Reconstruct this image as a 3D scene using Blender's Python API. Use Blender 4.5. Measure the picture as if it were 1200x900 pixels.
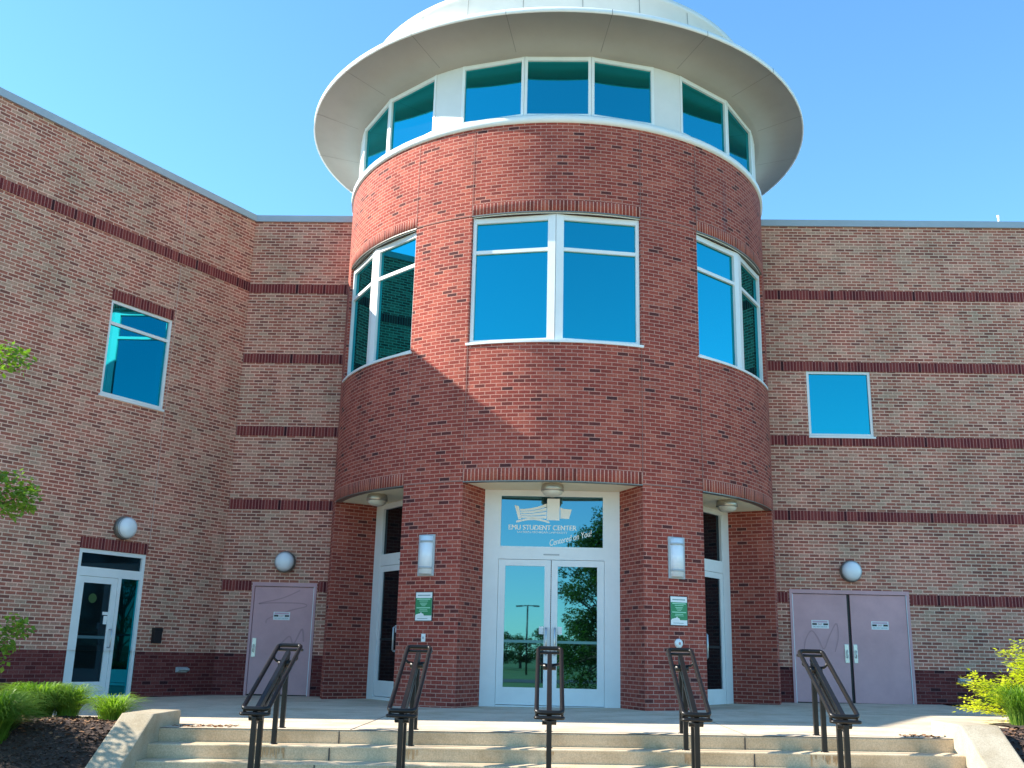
import bpy, bmesh, math, random
from mathutils import Vector, Matrix
R_ = math.radians
S = bpy.context.scene
COL = S.collection
for o in list(bpy.data.objects):
    bpy.data.objects.remove(o, do_unlink=True)

# ------------------------------------------------------------------ camera
F_PX, PITCH, ROLL, YAW = 1194.06, 0.25933, 0.02411, R_(2.17)
def _rz(v):
    c, s = math.cos(YAW), math.sin(YAW)
    return Vector((c*v[0]-s*v[1], s*v[0]+c*v[1], v[2]))
cr, sr, cp, sp = math.cos(ROLL), math.sin(ROLL), math.cos(PITCH), math.sin(PITCH)
c_right = _rz((cr, -sr*sp, sr*cp)); c_up = _rz((-sr, -cr*sp, cr*cp)); c_fwd = _rz((0, cp, sp))
CAM = Vector((-0.08, -21.62, 0.85))
cam = bpy.data.cameras.new('camera'); co = bpy.data.objects.new('camera', cam); COL.objects.link(co)
co.matrix_world = Matrix(((c_right.x, c_up.x, -c_fwd.x, CAM.x), (c_right.y, c_up.y, -c_fwd.y, CAM.y),
                          (c_right.z, c_up.z, -c_fwd.z, CAM.z), (0, 0, 0, 1)))
cam.sensor_width = 36; cam.sensor_fit = 'HORIZONTAL'; cam.lens = F_PX/1200*36
cam.clip_start = 0.1; cam.clip_end = 4000
S.camera = co
S.render.resolution_x, S.render.resolution_y = 1024, 768

# ------------------------------------------------------------------ sky, sun, exposure
SUN_EL, SUN_AZ = R_(34.3), R_(-0.5)          # azimuth measured from -X towards -Y
sun_vec = Vector((-math.cos(SUN_AZ)*math.cos(SUN_EL), -math.sin(SUN_AZ)*math.cos(SUN_EL), math.sin(SUN_EL)))
W = bpy.data.worlds.new('World'); S.world = W; W.use_nodes = True
nt = W.node_tree; nt.nodes.clear()
sky = nt.nodes.new('ShaderNodeTexSky'); sky.sky_type = 'NISHITA'; sky.sun_disc = False
sky.sun_elevation = SUN_EL; sky.sun_rotation = math.atan2(sun_vec.x, sun_vec.y)
sky.air_density = 1.0; sky.dust_density = 0.0; sky.ozone_density = 2.0; sky.altitude = 250
bg = nt.nodes.new('ShaderNodeBackground'); bg.inputs[1].default_value = 0.14
wo = nt.nodes.new('ShaderNodeOutputWorld')
wb = nt.nodes.new('ShaderNodeMix'); wb.data_type = 'RGBA'; wb.blend_type = 'MULTIPLY'; wb.inputs[0].default_value = 1.0
wb.inputs[7].default_value = (0.62, 0.96, 1.08, 1)            # camera white balance of the clear sky
nt.links.new(sky.outputs[0], wb.inputs[6]); nt.links.new(wb.outputs[2], bg.inputs[0]); nt.links.new(bg.outputs[0], wo.inputs[0])
sl = bpy.data.lights.new('sun', 'SUN'); sl.energy = 5.0; sl.angle = R_(0.53); sl.color = (1.0, 0.93, 0.82)
so = bpy.data.objects.new('sun', sl); COL.objects.link(so)
so.rotation_euler = sun_vec.to_track_quat('Z', 'Y').to_euler(); so.location = (-40, 0, 40)
S.view_settings.view_transform = 'Standard'; S.view_settings.look = 'None'
S.view_settings.gamma = 1.0; S.view_settings.use_curve_mapping = False
S.view_settings.exposure = 1.3
S.render.engine = 'CYCLES'

# ------------------------------------------------------------------ helpers
def tag(o, label=None, cat=None, group=None, kind=None):
    if label: o['label'] = label
    if cat: o['category'] = cat
    if group: o['group'] = group
    if kind: o['kind'] = kind
    return o
def empty(name, loc, label, cat, group=None, rot=None):
    o = bpy.data.objects.new(name, None); COL.objects.link(o); o.location = loc
    o.empty_display_size = 0.1
    if rot is not None: o.rotation_euler = rot
    return tag(o, label, cat, group)
class MB:
    def __init__(s):
        s.v = []; s.f = []; s.uv = []; s.mi = []; s.sm = []; s.cur = 0; s.smooth = False
    def face(s, pts, uvs=None):
        i = len(s.v); s.v += [tuple(p) for p in pts]; s.f.append(tuple(range(i, i+len(pts))))
        s.uv += list(uvs) if uvs else [(p[0], p[2]) for p in pts]
        s.mi.append(s.cur); s.sm.append(s.smooth)
    def obox(s, o, ax, ay, az, a, b):
        o, ax, ay, az = Vector(o), Vector(ax), Vector(ay), Vector(az)
        P = lambda x, y, z: o+ax*x+ay*y+az*z
        x0, y0, z0 = a; x1, y1, z1 = b
        c = [P(x, y, z) for z in (z0, z1) for y in (y0, y1) for x in (x0, x1)]
        for q, (d0, d1) in (((0, 1, 5, 4), (0, 2)), ((3, 2, 6, 7), (0, 2)), ((2, 0, 4, 6), (1, 2)), ((1, 3, 7, 5), (1, 2)),
                            ((4, 5, 7, 6), (0, 1)), ((2, 3, 1, 0), (0, 1))):
            l = [((x0, x1)[k & 1], (y0, y1)[(k >> 1) & 1], (z0, z1)[k >> 2]) for k in q]
            s.face([c[k] for k in q], [(t[d0], t[d1]) for t in l])
    def box(s, a, b): s.obox((0, 0, 0), (1, 0, 0), (0, 1, 0), (0, 0, 1), a, b)
    def lathe(s, prof, o=(0, 0, 0), n=24, axis='Z', a0=0, a1=360, sx=1, sy=1):
        o = Vector(o); sm = s.smooth; s.smooth = True
        def P(r, h, t):
            c, q = r*math.cos(t)*sx, r*math.sin(t)*sy
            return o+Vector({'Z': (c, q, h), 'Y': (c, -h, q), 'X': (h, c, q)}[axis])
        for k in range(n):
            t0, t1 = R_(a0+(a1-a0)*k/n), R_(a0+(a1-a0)*(k+1)/n)
            for (r0, h0), (r1, h1) in zip(prof[:-1], prof[1:]):
                q = [P(r0, h0, t0), P(r0, h0, t1), P(r1, h1, t1), P(r1, h1, t0)]
                if r0 < 1e-6: q.pop(1)
                elif r1 < 1e-6: q.pop(2)
                s.face(q)
        s.smooth = sm
    def tube(s, pts, r, n=10, closed=False, cap=True):
        sm = s.smooth; s.smooth = True
        pts = [Vector(p) for p in pts]; N = len(pts); rings = []
        up = None
        for i, p in enumerate(pts):
            if closed: d = pts[(i+1) % N]-pts[i-1]
            else: d = pts[min(i+1, N-1)]-pts[max(i-1, 0)]
            d.normalize()
            if up is None:
                up = Vector((0, 0, 1)) if abs(d.z) < 0.9 else Vector((0, 1, 0))
            up = (up-d*up.dot(d)).normalized(); b = d.cross(up)
            rr = r[i] if isinstance(r, (list, tuple)) else r
            rings.append([p+(up*math.cos(2*math.pi*k/n)+b*math.sin(2*math.pi*k/n))*rr for k in range(n)])
        for i in range(N if closed else N-1):
            A, B = rings[i], rings[(i+1) % N]
            for k in range(n):
                s.face([A[k], A[(k+1) % n], B[(k+1) % n], B[k]])
        s.smooth = False
        if cap and not closed:
            s.face(rings[0][::-1]); s.face(rings[-1])
        s.smooth = sm
    def prism(s, poly, z0, z1):
        """vertical extrusion of an xy polygon"""
        s.face([(x, y, z1) for x, y in poly], [(x, y) for x, y in poly])
        s.face([(x, y, z0) for x, y in poly][::-1], [(x, y) for x, y in poly][::-1])
        L = 0
        for (x0, y0), (x1, y1) in zip(poly, poly[1:]+poly[:1]):
            d = math.hypot(x1-x0, y1-y0)
            s.face([(x0, y0, z0), (x1, y1, z0), (x1, y1, z1), (x0, y0, z1)], [(L, z0), (L+d, z0), (L+d, z1), (L, z1)]); L += d
    def wall(s, fn, us, vs, holes, off=0.0):
        """sheet fn(u, v) cut by rectangular holes (u0, u1, v0, v1)"""
        us = sorted(set([round(u, 5) for u in us]+[round(h[k], 5) for h in holes for k in (0, 1) if us[0] < h[k] < us[-1]]))
        vs = sorted(set([round(v, 5) for v in vs]+[round(h[k], 5) for h in holes for k in (2, 3) if vs[0] < h[k] < vs[-1]]))
        for u0, u1 in zip(us[:-1], us[1:]):
            for v0, v1 in zip(vs[:-1], vs[1:]):
                um, vm = (u0+u1)/2, (v0+v1)/2
                if any(h[0] < um < h[1] and h[2] < vm < h[3] for h in holes): continue
                s.face([fn(u0, v0), fn(u1, v0), fn(u1, v1), fn(u0, v1)], [(u0+off, v0), (u1+off, v0), (u1+off, v1), (u0+off, v1)])
    def build(s, name, mats, parent=None, merge=1e-4, bevel=0):
        me = bpy.data.meshes.new(name)
        me.from_pydata(s.v, [], s.f)
        uvl = me.uv_layers.new(name='UVMap')
        flat = [c for f in s.f for i in f for c in s.uv[i]]
        uvl.data.foreach_set('uv', flat)
        me.polygons.foreach_set('material_index', s.mi)
        me.polygons.foreach_set('use_smooth', s.sm)
        if not isinstance(mats, (list, tuple)): mats = [mats]
        for m in mats: me.materials.append(m)
        if merge:
            bm = bmesh.new(); bm.from_mesh(me); bmesh.ops.remove_doubles(bm, verts=bm.verts, dist=merge)
            if bevel:
                ed = [e for e in bm.edges if len(e.link_faces) == 2 and e.calc_face_angle() > 0.6]
                bmesh.ops.bevel(bm, geom=ed, offset=bevel, segments=2, affect='EDGES', profile=0.7)
            bm.to_mesh(me); bm.free()
        me.update()
        o = bpy.data.objects.new(name, me); COL.objects.link(o)
        if parent: o.parent = parent
        return o
def copy_tree(o, parent=None):
    c = o.copy(); COL.objects.link(c)
    if parent: c.parent = parent
    for ch in list(o.children): copy_tree(ch, c)
    return c

# ------------------------------------------------------------------ materials
def newmat(name):
    m = bpy.data.materials.new(name); m.use_nodes = True
    n = m.node_tree.nodes; b = n['Principled BSDF']
    return m, m.node_tree, n, b
def N(t, kind, **kw):
    n = t.nodes.new(kind)
    for k, v in kw.items():
        if k.startswith('i_'): n.inputs[int(k[2:])].default_value = v
        else: setattr(n, k, v)
    return n
def ramp(t, stops, interp='LINEAR'):
    r = t.nodes.new('ShaderNodeValToRGB'); r.color_ramp.interpolation = interp
    e = r.color_ramp.elements
    while len(e) < len(stops): e.new(0.5)
    for el, (p, c) in zip(e, stops): el.position = p; el.color = (*c, 1)
    return r
def mixc(t, a, b, f, blend='MIX'):
    m = t.nodes.new('ShaderNodeMix'); m.data_type = 'RGBA'; m.blend_type = blend
    for s, v in ((0, f), (6, a), (7, b)):
        if hasattr(v, 'links'): t.links.new(v, m.inputs[s])
        elif s == 0: m.inputs[s].default_value = v
        else: m.inputs[s].default_value = (*v, 1)
    return m.outputs[2]
def brick(name, stops, mortar, mort=0.006, w=0.2032, h=0.0677, offset=0.5, dark=None, blotch=0.25, tint=None):
    m, t, n, b = newmat(name)
    uv = N(t, 'ShaderNodeUVMap'); uv.uv_map = 'UVMap'
    br = N(t, 'ShaderNodeTexBrick', offset=offset, offset_frequency=2)
    br.inputs['Color1'].default_value = (0, 0, 0, 1); br.inputs['Color2'].default_value = (1, 1, 1, 1)
    br.inputs['Mortar'].default_value = (0.5, 0.5, 0.5, 1)
    br.inputs['Scale'].default_value = 1; br.inputs['Mortar Size'].default_value = mort
    br.inputs['Mortar Smooth'].default_value = 0.15; br.inputs['Bias'].default_value = 0
    br.inputs['Brick Width'].default_value = w; br.inputs['Row Height'].default_value = h
    t.links.new(uv.outputs[0], br.inputs[0])
    rp = ramp(t, stops); t.links.new(br.outputs['Color'], rp.inputs[0])
    # grain inside each brick and slow drift over the wall
    g = N(t, 'ShaderNodeTexNoise'); g.inputs['Scale'].default_value = 38; g.inputs['Detail'].default_value = 4
    t.links.new(uv.outputs[0], g.inputs[0])
    gr = ramp(t, [(0.25, (0.72, 0.72, 0.72)), (0.75, (1.25, 1.25, 1.25))]); t.links.new(g.outputs[0], gr.inputs[0])
    c = mixc(t, rp.outputs[0], gr.outputs[0], 1.0, 'MULTIPLY')
    mg = mixc(t, mortar, gr.outputs[0], 0.6, 'MULTIPLY')
    c = mixc(t, c, mg, br.outputs['Fac'])
    bl = N(t, 'ShaderNodeTexNoise'); bl.inputs['Scale'].default_value = 0.9; bl.inputs['Detail'].default_value = 5; bl.inputs['Roughness'].default_value = 0.65
    t.links.new(uv.outputs[0], bl.inputs[0])
    lo, hi = tint if tint else ((0.8, 0.82, 0.85), (1.15, 1.08, 1.02))
    blr = ramp(t, [(0.3, lo), (0.7, hi)]); t.links.new(bl.outputs[0], blr.inputs[0])
    c = mixc(t, c, blr.outputs[0], min(1, blotch*3), 'MULTIPLY')
    mp = N(t, 'ShaderNodeMapping'); mp.inputs['Scale'].default_value = (1.6, 0.12, 1)
    t.links.new(uv.outputs[0], mp.inputs[0])
    stn = N(t, 'ShaderNodeTexNoise'); stn.inputs['Scale'].default_value = 1.0; stn.inputs['Detail'].default_value = 6; stn.inputs['Roughness'].default_value = 0.7
    t.links.new(mp.outputs[0], stn.inputs[0])
    str_ = ramp(t, [(0.35, (0.8, 0.79, 0.78)), (0.55, (1.0, 1.0, 1.0))]); t.links.new(stn.outputs[0], str_.inputs[0])
    c = mixc(t, c, str_.outputs[0], 0.7, 'MULTIPLY')
    t.links.new(c, b.inputs['Base Color'])
    b.inputs['Roughness'].default_value = 0.9; b.inputs['Specular IOR Level'].default_value = 0.2
    bp = N(t, 'ShaderNodeBump'); bp.inputs['Strength'].default_value = 0.5; bp.inputs['Distance'].default_value = 0.006; bp.invert = True
    t.links.new(br.outputs['Fac'], bp.inputs['Height']); t.links.new(bp.outputs[0], b.inputs['Normal'])
    return m
RED = [(0.0, (0.085, 0.03, 0.03)), (0.04, (0.13, 0.036, 0.032)), (0.09, (0.25, 0.05, 0.038)), (0.4, (0.31, 0.062, 0.046)), (0.75, (0.36, 0.08, 0.056)), (1.0, (0.41, 0.11, 0.075))]
TAN = [(0.0, (0.22, 0.088, 0.072)), (0.25, (0.37, 0.125, 0.092)), (0.5, (0.44, 0.16, 0.115)), (0.75, (0.46, 0.225, 0.165)), (1.0, (0.5, 0.305, 0.225))]
SOLD = [(0.0, (0.03, 0.014, 0.018)), (0.12, (0.14, 0.024, 0.028)), (0.6, (0.2, 0.038, 0.036)), (1.0, (0.26, 0.058, 0.05))]
SOLR = [(0.0, (0.12, 0.035, 0.03)), (0.12, (0.26, 0.058, 0.048)), (0.6, (0.34, 0.08, 0.06)), (1.0, (0.4, 0.115, 0.08))]
M = {}
M['red'] = brick('red brick', RED, (0.54, 0.27, 0.21), 0.007, blotch=0.22)
M['tan'] = brick('tan mixed brick', TAN, (0.78, 0.51, 0.4), 0.0095, blotch=0.3, tint=((0.78, 0.88, 0.82), (1.18, 1.0, 0.95)))
M['base'] = brick('dark base brick', [(p, (c[0]*0.5, c[1]*0.52, c[2]*0.66)) for p, c in RED], (0.24, 0.11, 0.1), 0.006)
M['soldier'] = brick('soldier brick', SOLD, (0.38, 0.16, 0.14), 0.009, w=0.0677, h=0.62, offset=0)
M['soldier_red'] = brick('red soldier brick', SOLR, (0.64, 0.37, 0.31), 0.0075, w=0.0677, h=0.62, offset=0)
def plain(name, col, rough=0.5, metal=0.0, spec=0.5, noise=0.0, nscale=6, bump=0.0, bscale=60):
    m, t, n, b = newmat(name)
    b.inputs['Base Color'].default_value = (*col, 1); b.inputs['Roughness'].default_value = rough
    b.inputs['Metallic'].default_value = metal; b.inputs['Specular IOR Level'].default_value = spec
    tc = N(t, 'ShaderNodeTexCoord')
    if noise:
        g = N(t, 'ShaderNodeTexNoise'); g.inputs['Scale'].default_value = nscale; g.inputs['Detail'].default_value = 6; g.inputs['Roughness'].default_value = 0.65
        t.links.new(tc.outputs['Object'], g.inputs[0])
        r = ramp(t, [(0.3, tuple(c*(1-noise) for c in col)), (0.7, tuple(min(1, c*(1+noise)) for c in col))])
        t.links.new(g.outputs[0], r.inputs[0]); t.links.new(r.outputs[0], b.inputs['Base Color'])
    if bump:
        g2 = N(t, 'ShaderNodeTexNoise'); g2.inputs['Scale'].default_value = bscale; g2.inputs['Detail'].default_value = 4
        t.links.new(tc.outputs['Object'], g2.inputs[0])
        bp = N(t, 'ShaderNodeBump'); bp.inputs['Strength'].default_value = bump; bp.inputs['Distance'].default_value = 0.01
        t.links.new(g2.outputs[0], bp.inputs['Height']); t.links.new(bp.outputs[0], b.inputs['Normal'])
    return m
M['frame'] = plain('white painted aluminium', (0.78, 0.79, 0.77), 0.4, noise=0.04, nscale=3)
M['panel'] = plain('cream metal panel', (0.72, 0.7, 0.66), 0.5, noise=0.04, nscale=2)
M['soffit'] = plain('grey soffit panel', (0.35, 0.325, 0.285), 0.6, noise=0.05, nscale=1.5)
M['seam'] = plain('dark joint', (0.05, 0.05, 0.05), 0.8)
M['panelseam'] = plain('grey panel joint', (0.2, 0.2, 0.19), 0.8)
M['coping'] = plain('blue grey metal coping', (0.34, 0.4, 0.45), 0.4, noise=0.06, nscale=2)
M['cream'] = plain('cream plaster ceiling', (0.88, 0.8, 0.58), 0.8, noise=0.03)
M['dark'] = plain('dark interior', (0.012, 0.014, 0.016), 0.7)
M['steel'] = plain('brushed steel', (0.55, 0.57, 0.58), 0.32, metal=0.9)
M['rail'] = plain('dark bronze railing paint', (0.009, 0.008, 0.007), 0.36, spec=0.35, noise=0.25, nscale=9)
M['mauve'] = plain('faded mauve door paint', (0.57, 0.315, 0.325), 0.5, noise=0.1, nscale=1.7)
M['mauve_dark'] = plain('darker mauve smear', (0.45, 0.245, 0.26), 0.55)
M['white'] = plain('white plastic', (0.8, 0.8, 0.78), 0.4)
M['globe'] = plain('frosted white glass', (0.78, 0.82, 0.84), 0.25, spec=0.6)
M['bronze'] = plain('grey fixture metal', (0.2, 0.19, 0.17), 0.4, metal=0.5)
M['pewter'] = plain('pewter lamp metal', (0.42, 0.38, 0.32), 0.38, metal=0.7)
M['lens'] = plain('lamp lens glass', (0.62, 0.57, 0.46), 0.3)
M['black'] = plain('black plastic', (0.012, 0.012, 0.014), 0.45)
M['green'] = plain('green sign face', (0.01, 0.22, 0.075), 0.4)
M['palegreen'] = plain('pale green print', (0.3, 0.62, 0.42), 0.5)
M['ink'] = plain('grey print', (0.25, 0.33, 0.33), 0.5)
M['redink'] = plain('red print', (0.5, 0.08, 0.1), 0.5)
M['decal'] = plain('white vinyl decal', (0.9, 0.87, 0.8), 0.6)
M['decaldark'] = plain('grey vinyl line', (0.28, 0.26, 0.22), 0.6)
M['vent'] = plain('galvanised vent', (0.42, 0.44, 0.44), 0.5)
M['roof'] = plain('roof membrane', (0.5, 0.5, 0.48), 0.9)
def glass(name, tint, weight, base, rough=0.012, spec=0.5):
    """coated pane: tinted mirror over a dark body"""
    m, t, n, b = newmat(name)
    b.inputs['Base Color'].default_value = (*base, 1); b.inputs['Roughness'].default_value = 0.08
    b.inputs['Specular IOR Level'].default_value = spec
    g = N(t, 'ShaderNodeBsdfGlossy'); g.inputs['Color'].default_value = (*tint, 1); g.inputs['Roughness'].default_value = rough
    tc = N(t, 'ShaderNodeTexCoord'); no = N(t, 'ShaderNodeTexNoise'); no.inputs['Scale'].default_value = 0.8
    t.links.new(tc.outputs['Object'], no.inputs[0])
    bp = N(t, 'ShaderNodeBump'); bp.inputs['Strength'].default_value = 0.04; bp.inputs['Distance'].default_value = 0.02
    t.links.new(no.outputs[0], bp.inputs['Height']); t.links.new(bp.outputs[0], g.inputs['Normal'])
    mx = N(t, 'ShaderNodeMixShader'); mx.inputs[0].default_value = weight
    t.links.new(b.outputs[0], mx.inputs[1]); t.links.new(g.outputs[0], mx.inputs[2])
    t.links.new(mx.outputs[0], n['Material Output'].inputs[0])
    return m
M['glass'] = glass('blue coated glass', (0.014, 0.35, 0.41), 0.92, (0.004, 0.02, 0.03))
M['glass_door'] = glass('teal door glass', (0.1, 0.25, 0.31), 0.88, (0.006, 0.02, 0.022))
M['glass_dark'] = glass('dark door glass', (0.12, 0.36, 0.5), 0.1, (0.004, 0.007, 0.009), spec=0.2)
def concrete(name, col, joint=False, warm=(1, 0.93, 0.82)):
    m, t, n, b = newmat(name)
    tc = N(t, 'ShaderNodeTexCoord')
    g = N(t, 'ShaderNodeTexNoise'); g.inputs['Scale'].default_value = 1.4; g.inputs['Detail'].default_value = 8; g.inputs['Roughness'].default_value = 0.7
    t.links.new(tc.outputs['Object'], g.inputs[0])
    r = ramp(t, [(0.3, tuple(c*0.72*w for c, w in zip(col, warm))), (0.55, col), (0.8, tuple(min(1, c*1.15) for c in col))]); t.links.new(g.outputs[0], r.inputs[0])
    g2 = N(t, 'ShaderNodeTexNoise'); g2.inputs['Scale'].default_value = 70; g2.inputs['Detail'].default_value = 3
    t.links.new(tc.outputs['Object'], g2.inputs[0])
    r2 = ramp(t, [(0.3, (0.8, 0.8, 0.8)), (0.7, (1.12, 1.12, 1.12))]); t.links.new(g2.outputs[0], r2.inputs[0])
    c = mixc(t, r.outputs[0], r2.outputs[0], 1.0, 'MULTIPLY')
    t.links.new(c, b.inputs['Base Color']); b.inputs['Roughness'].default_value = 0.88; b.inputs['Specular IOR Level'].default_value = 0.25
    bp = N(t, 'ShaderNodeBump'); bp.inputs['Strength'].default_value = 0.25; bp.inputs['Distance'].default_value = 0.004
    t.links.new(g2.outputs[0], bp.inputs['Height']); t.links.new(bp.outputs[0], b.inputs['Normal'])
    return m
M['concrete'] = concrete('grey concrete', (0.62, 0.49, 0.33))
M['walk'] = concrete('pavement concrete', (0.66, 0.55, 0.41))
M['cheek'] = concrete('smooth wall concrete', (0.47, 0.4, 0.29))
M['rust'] = plain('rust stain', (0.46, 0.29, 0.15), 0.9, noise=0.35, nscale=14)
def leafmat(name, c1, c2, scale=3.0, trans=0.45):
    m, t, n, b = newmat(name)
    tc = N(t, 'ShaderNodeTexCoord'); g = N(t, 'ShaderNodeTexNoise'); g.inputs['Scale'].default_value = scale; g.inputs['Detail'].default_value = 8; g.inputs['Roughness'].default_value = 0.8
    t.links.new(tc.outputs['Object'], g.inputs[0])
    r = ramp(t, [(0.3, c1), (0.7, c2)]); t.links.new(g.outputs[0], r.inputs[0])
    t.links.new(r.outputs[0], b.inputs['Base Color']); b.inputs['Roughness'].default_value = 0.5; b.inputs['Specular IOR Level'].default_value = 0.3
    tr = N(t, 'ShaderNodeBsdfTranslucent')
    tcg = mixc(t, r.outputs[0], (1.25, 1.5, 0.5), 1.0, 'MULTIPLY'); t.links.new(tcg, tr.inputs[0])
    mx = N(t, 'ShaderNodeMixShader'); mx.inputs[0].default_value = trans
    t.links.new(b.outputs[0], mx.inputs[1]); t.links.new(tr.outputs[0], mx.inputs[2]); t.links.new(mx.outputs[0], n['Material Output'].inputs[0])
    return m
M['leaf'] = leafmat('tree leaf', (0.07, 0.14, 0.02), (0.2, 0.3, 0.045))
M['leaf_dark'] = leafmat('dark tree leaf', (0.025, 0.07, 0.014), (0.07, 0.14, 0.025), 1.2)
M['gold'] = leafmat('golden shrub leaf', (0.36, 0.42, 0.02), (0.72, 0.68, 0.05), 6.0)
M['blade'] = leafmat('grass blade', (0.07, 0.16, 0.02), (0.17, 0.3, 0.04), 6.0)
M['blade_lit'] = leafmat('sunlit grass blade', (0.16, 0.27, 0.03), (0.3, 0.42, 0.06), 6.0)  # copy of the blade material with sunlight painted into its colour
M['bark'] = plain('bark', (0.09, 0.065, 0.045), 0.9, noise=0.3, nscale=8, bump=0.6, bscale=20)
M['lawn'] = plain('lawn', (0.07, 0.13, 0.025), 0.95, noise=0.4, nscale=0.7, bump=0.5, bscale=30)
M['mulch'] = plain('shredded bark mulch', (0.045, 0.026, 0.018), 0.95, noise=0.55, nscale=26, bump=1.0, bscale=45)
M['chip'] = plain('bark chip', (0.085, 0.05, 0.036), 0.9, noise=0.5, nscale=9)
M['litter'] = plain('dry fallen leaf', (0.24, 0.12, 0.055), 0.9, noise=0.4, nscale=9)
M['road'] = plain('asphalt', (0.06, 0.06, 0.062), 0.9, noise=0.2, nscale=2)

# ------------------------------------------------------------------ the building
TR = 4.57                       # rotunda radius
YW = -0.4                       # plane of the back walls
CX, CY = -6.79, -0.4            # inner corner of the left wing
WDx, WDy = -0.5, -0.8660254     # left wing wall runs this way from the corner
WN = Vector((0.8660254, -0.5, 0))
LEND = 8.15
Z_COP = 10.2
BED, PIE = 19.7, 35.3           # bay half angle, pier outer angle
BAYS = (-54.2, 0.0, 53.5)
B = empty('brick_building', (0, 0, 0), 'brick student center with round red entrance tower between two tan brick wings', 'building')
def cyl(a, z, r=TR): return Vector((r*math.sin(R_(a)), -r*math.cos(R_(a)), z))
def arc(a0, a1, st=1.5):
    n = max(1, int(math.ceil((a1-a0)/st))); return [a0+(a1-a0)*k/n for k in range(n+1)]
KU = math.pi/180*TR
def cylu(u, v): return cyl(u/KU, v)

def bayframe(ax):
    """unit vectors of a bay: lateral, outward"""
    t = R_(ax); return Vector((math.cos(t), math.sin(t), 0)), Vector((math.sin(t), -math.cos(t), 0))

# rotunda brickwork, openings cut through
rw = MB()
holes = []
for ax in BAYS:
    holes.append(((ax-BED+(0 if ax <= 0 else 0))*KU, (ax+BED)*KU, -1, 3.71))
    holes.append(((ax-BED)*KU, (ax+BED)*KU, 6.14, 8.64))
# the side bays meet the middle piers at PIE
holes = []
for a0, a1 in ((-69.7, -PIE), (-BED, BED), (PIE, 70.7)):
    holes.append((a0*KU, a1*KU, -1, 3.71)); holes.append((a0*KU, a1*KU, 6.14, 8.64))
us = [a*KU for a in arc(-92, 92, 1.5)]
rw.smooth = True
rw.wall(cylu, us, [-0.35, 3.71, 6.14, 8.64, 10.41], holes)
rw.smooth = False
def jamb(mb, p, q, z0, z1, flip=False, u0=0.0):
    d = math.hypot(q[0]-p[0], q[1]-p[1])
    f = [(p[0], p[1], z0), (q[0], q[1], z0), (q[0], q[1], z1), (p[0], p[1], z1)]
    uv = [(u0, z0), (u0+d, z0), (u0+d, z1), (u0, z1)]
    mb.face(f, uv)
FR_D, FR_W = 3.5, 1.2
for ax in BAYS:
    L, O = bayframe(ax)
    for s in (-1, 1):
        arris = cyl(ax+s*17.7 if ax else s*BED, 0)
        if ax:   # side bays: the arris sits where the pier ends
            arris = cyl({(-1, -1): -69.7, (-1, 1): -PIE, (1, -1): PIE, (1, 1): 70.7}[(1 if ax > 0 else -1, s)], 0)
        inner = L*(s*FR_W)+O*FR_D
        jamb(rw, arris, inner, -0.35, 3.71, u0=0.1016)
    # window reveals upstairs, 0.1 deep
    for s in (-1, 1):
        a = ax+s*17.7 if ax else s*BED
    lo, hi = {-1: (-69.7, -PIE), 0: (-BED, BED), 1: (PIE, 70.7)}[(ax > 0)-(ax < 0)]
    for a in (lo, hi):
        jamb(rw, cyl(a, 0), cyl(a, 0, TR-0.2), 6.14, 8.64)
    ar = arc(lo, hi)
    for a0, a1 in zip(ar[:-1], ar[1:]):
        rw.face([cyl(a0, 8.64), cyl(a1, 8.64), cyl(a1, 8.64, TR-0.2), cyl(a0, 8.64, TR-0.2)], [(0, 0), (.05, 0), (.05, .2), (0, .2)])
rot_wall = rw.build('rotunda_wall', M['red'], B)
rot_wall['label'] = 'red brick cylinder of the entrance tower'
# soldier courses over doors and windows of the rotunda
for lo, hi in ((-69.7, -PIE), (-BED, BED), (PIE, 70.7)):
    for z in (3.71, 8.64):
        sb = MB(); ar = arc(lo, hi)
        for a0, a1 in zip(ar[:-1], ar[1:]):
            sb.smooth = True
            sb.face([cyl(a0, z-.004, TR+.006), cyl(a1, z-.004, TR+.006), cyl(a1, z+.203, TR+.006), cyl(a0, z+.203, TR+.006)],
                    [(a0*KU, .01), (a1*KU, .01), (a1*KU, .21), (a0*KU, .21)])
            sb.smooth = False
            sb.face([cyl(a0, z-.004, TR-.1), cyl(a1, z-.004, TR-.1), cyl(a1, z-.004, TR+.006), cyl(a0, z-.004, TR+.006)],
                    [(a0*KU, .01), (a1*KU, .01), (a1*KU, .11), (a0*KU, .11)])
        sb.build('brick_lintel', M['soldier_red'], B)
        # grey steel angle under the bricks
        st = MB()
        for a0, a1 in zip(ar[:-1], ar[1:]):
            st.face([cyl(a0, z-.022, TR+.01), cyl(a1, z-.022, TR+.01), cyl(a1, z-.005, TR+.01), cyl(a0, z-.005, TR+.01)])
            st.face([cyl(a0, z-.022, TR-.12), cyl(a1, z-.022, TR-.12), cyl(a1, z-.022, TR+.01), cyl(a0, z-.022, TR+.01)])
        st.build('lintel_angle', M['bronze'], B)
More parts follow.
